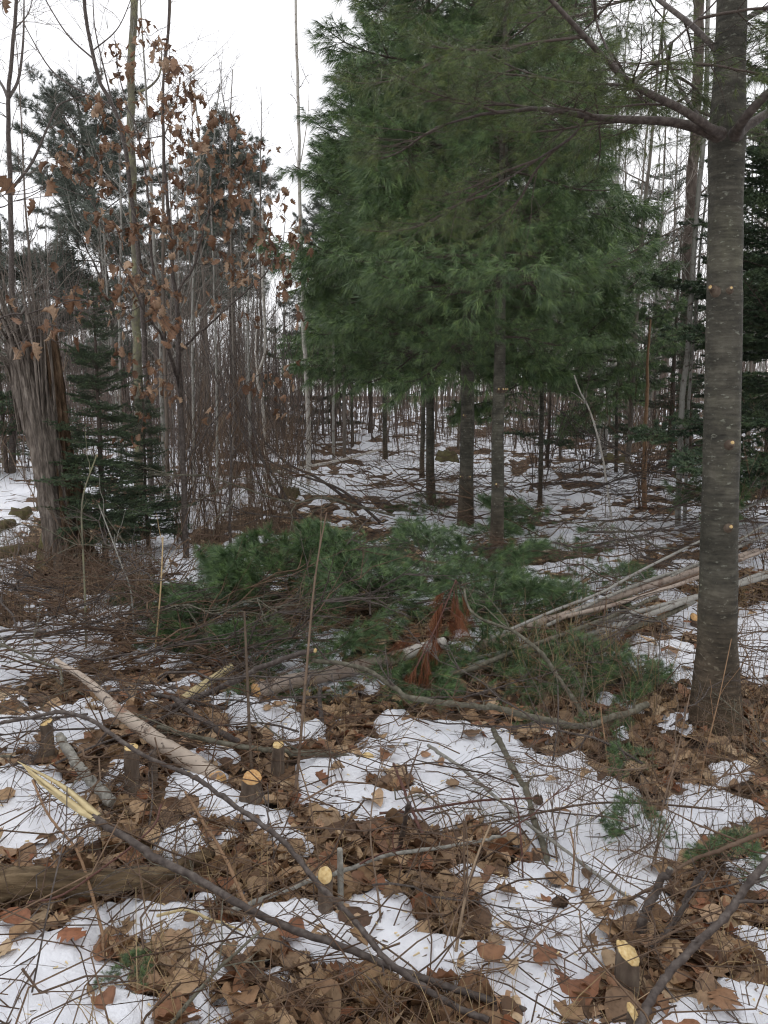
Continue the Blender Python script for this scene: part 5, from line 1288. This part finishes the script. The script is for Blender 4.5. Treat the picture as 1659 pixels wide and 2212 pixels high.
# traced trees that stand out
def traced(name, label, cat, d, pts, w0, w1, mat, branches=(), nt=14, seed=1, bl=.7, group=None, basev=None, twmat='faint', up=.6, tr=.25):
    base = at_dist(pts[0][0], d); r = np.random.default_rng(seed+60); B0 = np.array(base)
    Wt = [B0+[0, 0, -.05]]+[np.array(D(u, v, d)) for u, v in pts[1:]]; P = spline(Wt, 34)-B0
    R = np.linspace(w0, w1, 34)*d/FPX/2; P[1:-1] += r.normal(0, .15*R.mean(), (32, 3))
    root = thing(name, base, label, cat, group); b = MB(); b.tubes(P, R, 10); link('trunk', b.mesh('trunk', mat), root)
    alln = [(P[i], R[i], nrm(P[min(i+1, 33)]-P[i-1])) for i in range(12, 33)]
    for (bp, a, c) in branches:
        q = spline([np.array(D(u, v, d+.25*k_))-B0 for k_, (u, v) in enumerate(bp)], 16); rr_ = np.linspace(a, c, 16)*d/FPX/2
        sb = MB(); sb.tubes(q, rr_, 7); link('limb', sb.mesh('limb', mat), root)
        alln += [(q[i], rr_[i], nrm(q[min(i+1, 15)]-q[i-1])) for i in range(3, 15)]
    cm = MB(); q5 = []; r5 = []; q4 = []; r4 = []
    for _ in range(nt):
        p, ra, t = alln[r.integers(len(alln))]; d1 = nrm(t*.5+nrm(r.normal(size=3)*[1, .7, .6])*.8+[0, 0, .35*up]); L = bl*r.uniform(.4, 1.2)
        q = p+np.outer(np.linspace(0, 1, 7), d1)*L; q[1:] += np.cumsum(r.normal(0, .025*L, (6, 3)), 0); q5.append(q); r5.append(np.linspace(max(ra*tr, .0035), .0016, 7))
        for _ in range(5):
            d2 = nrm(d1+r.normal(0, .55, 3)); L2 = L*r.uniform(.2, .5); q2 = q[r.integers(1, 6)]+np.outer(np.linspace(0, 1, 4), d2)*L2; q2[1:] += np.cumsum(r.normal(0, .04*L2, (3, 3)), 0); q4.append(q2); r4.append(np.linspace(.0022, .001, 4)*max(1, d/9))
    if q5: cm.tubes(np.array(q5), np.array(r5), 4); cm.tubes(np.array(q4), np.array(r4), 3); link('twigs', cm.mesh('twigs', twmat), root, None, 'stuff')
    return root
traced('maple_tree', 'tall trunk blotched with yellow green lichen behind the oak sapling', 'tree', 13, [(302,1100),(300,900),(296,700),(292,520),(286,400),(281,250),(284,130),(288,40),(292,-60),(300,-250)], 20, 13, 'yellowbark',
   [([(293,200),(320,190),(345,160),(350,100)], 6, 2)], 10, 1, .8)
traced('maple_tree', 'dark leaning tree with forked limbs against the pale sky', 'tree', 11, [(330,1080),(315,800),(300,560),(262,280),(215,175),(200,110),(188,50),(180,-30),(170,-200)], 13, 6, 'darkbark',
   [([(205,130),(150,80),(110,20),(80,-40)], 4, 2), ([(240,225),(180,200),(110,150),(50,50)], 5, 2), ([(250,250),(225,150),(205,60),(200,-20)], 4, 2), ([(200,110),(255,60),(290,-20)], 3, 1.5)], 26, 2, .9)
traced('maple_tree', 'dark forked tree at the left edge against the sky', 'tree', 14, [(30,1050),(28,800),(26,600),(22,430),(18,220),(25,130),(35,30),(40,-100)], 15, 6, 'darkbark',
   [([(18,215),(8,190),(-10,160),(-40,100)], 7, 3), ([(20,210),(40,170),(50,90),(52,0)], 7, 3), ([(24,410),(70,350),(105,270),(130,225),(190,205)], 7, 2.5), ([(35,60),(60,30),(75,-20)], 3, 1.5)], 34, 3, 1.0)
traced('bare_sapling', 'straight upright bare sapling rising through the oak leaves', 'sapling', 10, [(362,1120),(360,900),(352,600),(353,350),(351,200),(365,60),(368,-60)], 9, 4, 'faint',
   [([(353,300),(380,220),(395,140)], 3, 1), ([(352,420),(330,330),(322,250)], 3, 1)], 22, 4, .9)
traced('birch_tree', 'slender white birch with peeling bark left of the pine cluster', 'birch tree', 13.0, [(668,1005),(666,900),(661,800),(655,680),(652,560),(648,450),(646,330),(644,200),(640,80),(637,-60)], 11, 5, 'birch',
   [([(648,400),(640,340),(625,290)], 2.5, 1), ([(650,350),(665,250),(668,170)], 2.5, 1)], 8, 5, .7)
traced('birch_tree', 'crooked thin white birch with an S bend in the brush', 'birch tree', 12.5, [(578,1090),(573,980),(568,880),(560,840),(556,812),(570,775),(573,740),(570,660),(566,560),(568,450)], 8, 4, 'birch', [([(556,812),(552,760),(555,690)], 4, 2)], 8, 6, .5)
traced('birch_tree', 'leaning white birch stem just left of the big trunk', 'birch tree', 9, [(1466,975),(1472,880),(1487,740),(1495,600),(1505,470),(1512,380),(1519,310),(1526,180),(1530,0),(1535,-150)], 13, 8, 'palebark',
   [([(1502,490),(1480,470),(1465,450)], 3, 1), ([(1507,435),(1530,425),(1545,400)], 3, 1)], 5, 7, .4)
traced('birch_tree', 'second grey stem close beside the leaning white birch', 'birch tree', 9.3, [(1480,975),(1488,860),(1500,720),(1508,600),(1516,500),(1530,400)], 8, 4, 'palebark', [], 4, 8, .4)
traced('bare_tree', 'thick scaly brown trunk behind the leaning white birch', 'tree', 16, [(1480,950),(1483,700),(1490,500),(1500,300),(1508,100),(1512,-150)], 25, 19, 'scalybark', [], 14, 9, 1.2)
traced('dead_sapling', 'broken orange brown dead stem under the pine crowns', 'sapling', 10.5, [(1392,1040),(1393,940),(1398,860),(1400,760),(1405,690)], 12, 4, 'tantwig', [], 6, 10, .4)
traced('bare_sapling', 'pale thin dead stem leaning in the gap right of the nearest pine', 'sapling', 9.5, [(1325,1070),(1300,980),(1275,890),(1255,850),(1240,810)], 5, 3, 'birch', [([(1265,870),(1240,850),(1225,845)], 2, 1)], 6, 11, .35)
traced('bare_sapling', 'thin grey standing sapling with pale bark left of the snag spruce gap', 'sapling', 9.5, [(262,1200),(260,900),(258,650),(262,500),(258,330)], 7, 3, 'palebark', [], 12, 12, .6)
traced('bare_sapling', 'thin pale sapling right of the oak stem', 'sapling', 11, [(420,1100),(418,900),(415,700),(422,500),(432,330),(420,200)], 7, 3, 'palebark', [], 16, 13, .8)
traced('bare_sapling', 'tall whip of a sapling ending above the dense far pine', 'sapling', 12, [(470,1080),(468,850),(462,600),(455,400),(468,250),(475,180)], 6, 2, 'palebark', [([(465,300),(452,230),(445,190)], 2, 1)], 14, 14, .8)
traced('bare_sapling', 'thin whip sapling close to the dense far pine', 'sapling', 12, [(500,1060),(505,850),(500,600),(497,300),(502,150)], 5, 2, 'faint', [([(497,280),(480,200),(474,135)], 2, 1)], 14, 15, .8)
traced('bare_sapling', 'pale straight sapling left of the crooked birch', 'sapling', 12, [(542,1090),(540,900),(535,700),(540,560),(545,400)], 7, 3, 'palebark', [], 12, 16, .6)
traced('bare_sapling', 'straight thin sapling in the gap left of the standing pine', 'sapling', 17, [(722,985),(720,900),(722,820),(720,720)], 7, 4, 'palebark', [], 4, 17, .5)
traced('bare_sapling', 'dark thin trunk between white birch and pine cluster', 'sapling', 18, [(745,962),(744,880),(742,800),(740,650)], 8, 5, 'faint', [], 4, 18, .5)
# background saplings
BT = [baretree(700+i, [6.5, 8, 9.5, 7, 11, 8.5][i % 6], [.024, .034, .042, .026, .052, .036][i % 6], 22, .04, 1.0, mat=['faint', 'faint', 'palebark', 'faint', 'faint', 'palebark'][i % 6]) for i in range(12)]
ZL = [(0, 'thin bare sapling in the woods behind the broken snag', 'saplings behind the snag'), (330, 'thin bare sapling in the brown thicket behind the oak', 'saplings behind the oak'),
      (640, 'thin bare sapling beyond the gap between oak and pines', 'saplings beyond the gap'), (900, 'thin bare sapling behind the pine crowns', 'saplings behind the pine crowns'), (1400, 'thin bare sapling in the woods around the big trunk', 'saplings around the big trunk')]
def zone(u):
    z = ZL[0]
    for q in ZL:
        if u >= q[0]: z = q
    return z
SM_ = [(-60,'left of the broken snag'),(60,'behind the snag top'),(150,'behind the small dark spruce'),(250,'behind the yellow lichened trunk'),(330,'behind the main oak stem'),(390,'right of the main oak stem'),(450,'behind the dense dark pine gap'),(500,'under the dense dark far pine'),(550,'behind the crooked birch'),(600,'left of the slender white birch'),
 (660,'right of the slender white birch'),(750,'behind the lone far pine trunk'),(880,'behind the two slender pine trunks'),(980,'behind the thicker pruned pine'),(1060,'behind the nearest pruned pine'),(1150,'right of the nearest pruned pine'),(1230,'above the leaning dead stem'),(1310,'above the mossy old stump'),(1380,'beside the orange brown dead stem'),(1440,'left of the leaning white birch'),(1500,'behind the leaning white birch'),(1540,'behind the big trunk'),(1600,'right of the big trunk')]
def sap_mark(u):
    return [m for m in SM_ if u >= m[0]][-1][1] if u >= -60 else SM_[0][1]
def scatter(n, ulo, uhi, dlo, dhi, seed, sc=(.7, 1.1)):
    r = np.random.default_rng(seed)
    for i in range(n):
        u = r.uniform(ulo, uhi); d = dlo+(dhi-dlo)*r.random()**.8; z = zone(u); bk = int(r.integers(len(BT)))
        lab = uniq(['thin bare', 'slender bare', 'pale bare', 'small bare', 'tall bare', 'pale slender bare'][bk % 6]+' sapling '+('just' if d < 17 else 'well' if d < 25 else 'far'), sap_mark(u))
        plant_tree(BT[bk], at_dist(u, d), lab, 'sapling', 'bare_sapling', z[2], r.uniform(*sc), r.uniform(0, 6.28))
scatter(26, -60, 330, 12, 34, 1, (.5, .85))
scatter(52, 330, 640, 11, 34, 2, (.45, .80))
scatter(16, 600, 760, 22, 40, 3, (.5, .75))
scatter(34, 900, 1420, 15, 34, 4, (.7, 1.15))
scatter(42, 1230, 1700, 11, 34, 5, (.75, 1.25))
# low shrubs of many fine dark stems
def shrub(seed, h=1.6, n=9, mat='weed', spread=.45, tw=6):
    r = np.random.default_rng(seed); q8 = []; r8 = []; q4 = []; r4 = []
    for i in range(n):
        a = r.uniform(0, 6.28); s = np.linspace(0, 1, 8); L = h*r.uniform(.6, 1.1); o = r.normal(0, .05, 2); sp = r.uniform(.1, spread)
        q = np.stack([o[0]+np.cos(a)*sp*L*s**1.4, o[1]+np.sin(a)*sp*L*s**1.4, L*s-.03], -1); q[1:] += np.cumsum(r.normal(0, .012*L, (7, 3)), 0)
        q8.append(q); r8.append(np.linspace(.0065, .002, 8)*r.uniform(.6, 1.2))
        for _ in range(tw):
            j = r.integers(2, 8); d = nrm([math.cos(a)*.4+r.normal(0, .4), math.sin(a)*.4+r.normal(0, .4), 1]); l = L*r.uniform(.12, .35); q2 = q[j]+np.outer(np.linspace(0, 1, 4), d)*l; q2[1:] += np.cumsum(r.normal(0, .02*l, (3, 3)), 0)
            q4.append(q2); r4.append(np.linspace(.0024, .0012, 4))
    b = MB(); b.tubes(np.array(q8), np.array(r8), 4); b.tubes(np.array(q4), np.array(r4), 3)
    return b.mesh('bare_shrub', mat)
SH = [shrub(800+i, [1.7, 1.3, 2.2, 1.0][i % 4], mat=['weed', 'brush', 'darkbark', 'brush'][i % 4], n=7, tw=9) for i in range(8)]
def shrubs(n, ulo, uhi, dlo, dhi, seed, label, group, sc=(.8, 1.3)):
    r = np.random.default_rng(seed)
    for i in range(n):
        su, sd0 = r.uniform(ulo, uhi), r.uniform(dlo, dhi); p = at_dist(su, sd0); bk = int(r.integers(len(SH))); label = uniq(['pale brown', 'brown', 'dark tall', 'low brown'][bk % 4]+' many stemmed shrub '+('' if sd0 < (dlo+dhi)/2 else 'far ')+'back', sap_mark(su)); o = link('bare_shrub', SH[bk], None, p); s = r.uniform(*sc); o.scale = (s, s, s); o.rotation_euler = (0, 0, r.uniform(0, 6.28)); tag(o, label, 'shrub', group)
shrubs(24, 330, 640, 8, 13, 1, 'many stemmed brown shrub in the thicket right of the spruce', 'shrubs right of the spruce')
shrubs(20, 350, 760, 13, 24, 2, 'bare brown shrub farther back behind the thicket', 'shrubs behind the thicket', (1, 1.8))
shrubs(12, -60, 240, 9, 20, 3, 'bare shrub in the snow around the snag', 'shrubs around the snag')
shrubs(16, 1100, 1480, 10, 22, 4, 'bare shrub in the gap between the pines and big trunk', 'shrubs in the right gap', (.8, 1.5))
shrubs(12, 1560, 1720, 6, 16, 5, 'bare shrub right of the big trunk', 'shrubs right of the big trunk')
# arching bare stems leaning out of the thicket
for i, (pts, l) in enumerate([([(640,1130),(600,1040),(540,960),(490,870),(455,790),(430,700)], 'dark arching stem bending left over the thicket'), ([(760,1080),(690,1035),(620,1000),(560,940),(520,870),(490,800)], 'long low arching stem reaching left from the pine heap'),
     ([(830,1130),(740,1060),(660,1030),(590,1000),(520,950)], 'flat arching bare stem low over the snow'), ([(700,1150),(610,1080),(570,1000),(540,900),(510,800),(495,730)], 'thin arching stem beside the crooked birch'), ([(498,1190),(497,1100),(499,1000),(497,930),(492,850)], 'dark straight stem rising in the middle of the thicket')]):
    upright(pts, 7, 2.5, 'darkbark', l, 60+i, 9, 'arching bare stems', 'arching_stem', .5)
# dead weeds, thick brown undergrowth (nobody could count these)
def weeds(n, ulo, uhi, dlo, dhi, hr, seed, label, name='dead_weeds', w=.0028, mat='weed'):
    r = np.random.default_rng(seed); u = r.uniform(ulo, uhi, n); d = dlo+(dhi-dlo)*r.random(n); x = (u-829.5)/FPX*d/_c; y = d
    z = H(x, y); h = r.uniform(*hr, n); t = np.linspace(0, 1, 5); th = r.uniform(0, 6.28, n); ln = np.abs(r.normal(0, .35, n))
    P = np.stack([x[:, None]+(t**1.5)[None]*(h*ln*np.cos(th))[:, None], y[:, None]+(t**1.5)[None]*(h*ln*np.sin(th))[:, None], z[:, None]+t[None]*h[:, None]*(1-.3*ln[:, None]*t[None])], -1)
    P[:, 1:] += np.cumsum(r.normal(0, .012, (n, 4, 3)), 1)
    b = MB(); b.tubes(P, (w*r.uniform(.5, 1.4, n))[:, None]*np.linspace(1, .4, 5)[None], 3)
    idx = np.repeat(np.arange(n), 3); m = len(idx); j = r.integers(1, 5, m); p = P[idx, j]; dv = r.normal(0, 1, (m, 3))*[1, 1, .5]+[0, 0, .6]; dv /= np.linalg.norm(dv, axis=1, keepdims=True)
    L = h[idx]*r.uniform(.12, .35, m); Q = p[:, None]+dv[:, None]*(np.linspace(0, 1, 3)[None, :, None]*L[:, None, None])
    b.tubes(Q, (w*.45*np.ones(m))[:, None]*np.linspace(1, .5, 3)[None], 3)
    o = link(name, b.mesh(name, mat), None, None, 'stuff'); o['label'] = label
weeds(620, 370, 640, 7.4, 11, (.2, .65), 1, 'dense dead brown weeds at the foot of the thicket')
weeds(900, -60, 330, 5.2, 8.5, (.1, .5), 2, 'dead weeds around the snag foot')
weeds(500, -60, 700, 12, 22, (.3, 1.0), 3, 'dead brown weeds behind the thicket', w=.004)
weeds(500, 650, 1700, 9, 22, (.15, .5), 4, 'dead weeds sticking through snow among the pines', w=.004)
weeds(500, 1100, 1700, 4, 8, (.1, .45), 5, 'dead weeds near the pole pile')
weeds(350, 1150, 1680, 2.4, 4, (.1, .4), 6, 'dead stems below the big trunk', w=.0018)
# the far thicket: one mass of stems closing the view
def thicket(n, dlo, dhi, hr, seed, name, label, ulo=-300, uhi=1960, w=(.007, .024), tw=11, mat='thicket'):
    r = np.random.default_rng(seed); u = r.uniform(ulo, uhi, n); d = dlo+(dhi-dlo)*r.random(n)**.8; x = (u-829.5)/FPX*d/_c; y = d; z = H(x, y)
    h = r.uniform(*hr, n)*np.where(u > 900, 1.45, 1.0)*(.75+.5*vnoise(u*.012, u*0)); t = np.linspace(0, 1, 6)
    lx, ly = r.normal(0, .11, n), r.normal(0, .11, n)
    P = np.stack([x[:, None]+t[None]*(lx*h)[:, None], y[:, None]+t[None]*(ly*h)[:, None], z[:, None]-.1+t[None]*h[:, None]], -1); P[:, 1:, :2] += np.cumsum(r.normal(0, .06, (n, 5, 2))*(h/4)[:, None, None], 1)
    R = r.uniform(*w, n)
    b = MB(); b.tubes(P, R[:, None]*np.linspace(1, .25, 6)[None], 3)
    idx = np.repeat(np.arange(n), tw); m = len(idx); f = r.uniform(.15, .98, m)*5; j = np.minimum(f.astype(int), 4); p = P[idx, j]+(P[idx, j+1]-P[idx, j])*(f-j)[:, None]
    a = r.uniform(0, 6.28, m); e = r.uniform(.2, 1.25, m); dv = np.stack([np.cos(a)*np.cos(e), np.sin(a)*np.cos(e), np.sin(e)], -1); L = h[idx]*r.uniform(.06, .24, m)*(1.2-f/6)
    Q = p[:, None]+dv[:, None]*(np.linspace(0, 1, 3)[None, :, None]*L[:, None, None]); Q[:, 1:] += np.cumsum(r.normal(0, .05, (m, 2, 3)), 1)
    b.tubes(Q, (R[idx]*.28)[:, None]*np.linspace(1, .35, 3)[None], 3)
    o = link(name, b.mesh(name, mat), None, None, 'stuff'); o['label'] = label
thicket(1900, 20, 48, (2.6, 6.4), 1, 'distant_forest', 'grey brown bare thicket closing the view far back')
thicket(900, 45, 85, (5.0, 11.0), 2, 'distant_forest', 'farthest bare woods showing between the nearer stems', w=(.02, .05), tw=10)
thicket(420, 13, 26, (2.0, 5.0), 3, 'undergrowth', 'grey brown head high undergrowth behind the clearing', ulo=-150, uhi=640, w=(.004, .011), tw=14, mat='thicket')
thicket(160, 24, 36, (1.0, 2.6), 4, 'undergrowth', 'brown undergrowth behind the pine trunks', ulo=640, uhi=1750, w=(.006, .012), tw=9, mat='weed')
thicket(1000, 17, 34, (.5, 2.1), 5, 'undergrowth', 'low brown brush closing the view under the pine crowns', ulo=560, uhi=1760, w=(.003, .008), tw=12, mat='weed')
thicket(500, 20, 34, (.6, 2.4), 6, 'undergrowth', 'low grey brown brush behind the snag and oak', ulo=-200, uhi=600, w=(.003, .008), tw=12, mat='weed')
# mossy old stumps far back on the snow
def oldstump(u, v, w, h, label, seed):
    base = G(u, v); r = np.random.default_rng(seed); k = 18; n = 6; rad = w*base.y/FPX/2; b = MB(); ang = np.arange(k)*2*math.pi/k
    V = np.zeros((n, k, 3)); lob = 1+r.normal(0, .12, k)
    for i in range(n):
        f = i/(n-1); V[i] = np.stack([np.cos(ang)*rad*(1.35-.4*f)*lob, np.sin(ang)*rad*(1.35-.4*f)*lob, f*h-.05+(r.uniform(-.2, .25, k)*h if i == n-1 else 0*ang)], -1)
    i = np.arange(n-1)[:, None]*k; q = np.arange(k)[None]; q2 = (q+1) % k
    b.add(np.vstack([V.reshape(-1, 3), [[0, 0, h*.75]]]), np.stack([(n-1)*k+np.arange(k), (n-1)*k+(np.arange(k)+1) % k, np.full(k, n*k)], -1), np.stack([i+q, i+q2, i+k+q2, i+k+q], -1).reshape(-1, 4))
    o = link('old_stump', b.mesh('old_stump', 'mossy'), None, base); tag(o, label, 'stump', 'old mossy stumps')
oldstump(1330, 1005, 58, .24, 'mossy dark old stump with snow behind it, right gap', 1)
oldstump(965, 1000, 44, .26, 'old brown stump between the pine trunks', 2)
oldstump(630, 1075, 28, .18, 'low dark stump on snow by the white birch', 3)
oldstump(45, 1120, 40, .16, 'low dark stump in snow left of the snag', 4)
oldstump(1440, 960, 40, .3, 'low stump beneath the leaning birch', 5)
# things that look alike are told apart by their order across the view
from collections import defaultdict
bylab = defaultdict(list)
for o in bpy.data.objects:
    if o.get('category') and o.get('label'): bylab[o['label']].append(o)
ORD = ['first', 'second', 'third', 'fourth', 'fifth', 'sixth', 'seventh', 'eighth', 'ninth', 'tenth', 'eleventh', 'twelfth']
NUM = ['', '', 'two', 'three', 'four', 'five', 'six', 'seven', 'eight', 'nine', 'ten', 'eleven', 'twelve']
for lab, os_ in bylab.items():
    n = len(os_)
    if n < 2 or n > 12: continue
    os_.sort(key=lambda o: o.location.x/max(o.location.y, .1))
    for i, o in enumerate(os_):
        o['label'] = lab+', '+('leftmost' if i == 0 else 'rightmost' if i == n-1 else ORD[i]+' from left')
print('objects', len(bpy.data.objects), 'tris', sum(len(m.polygons) for m in bpy.data.meshes))
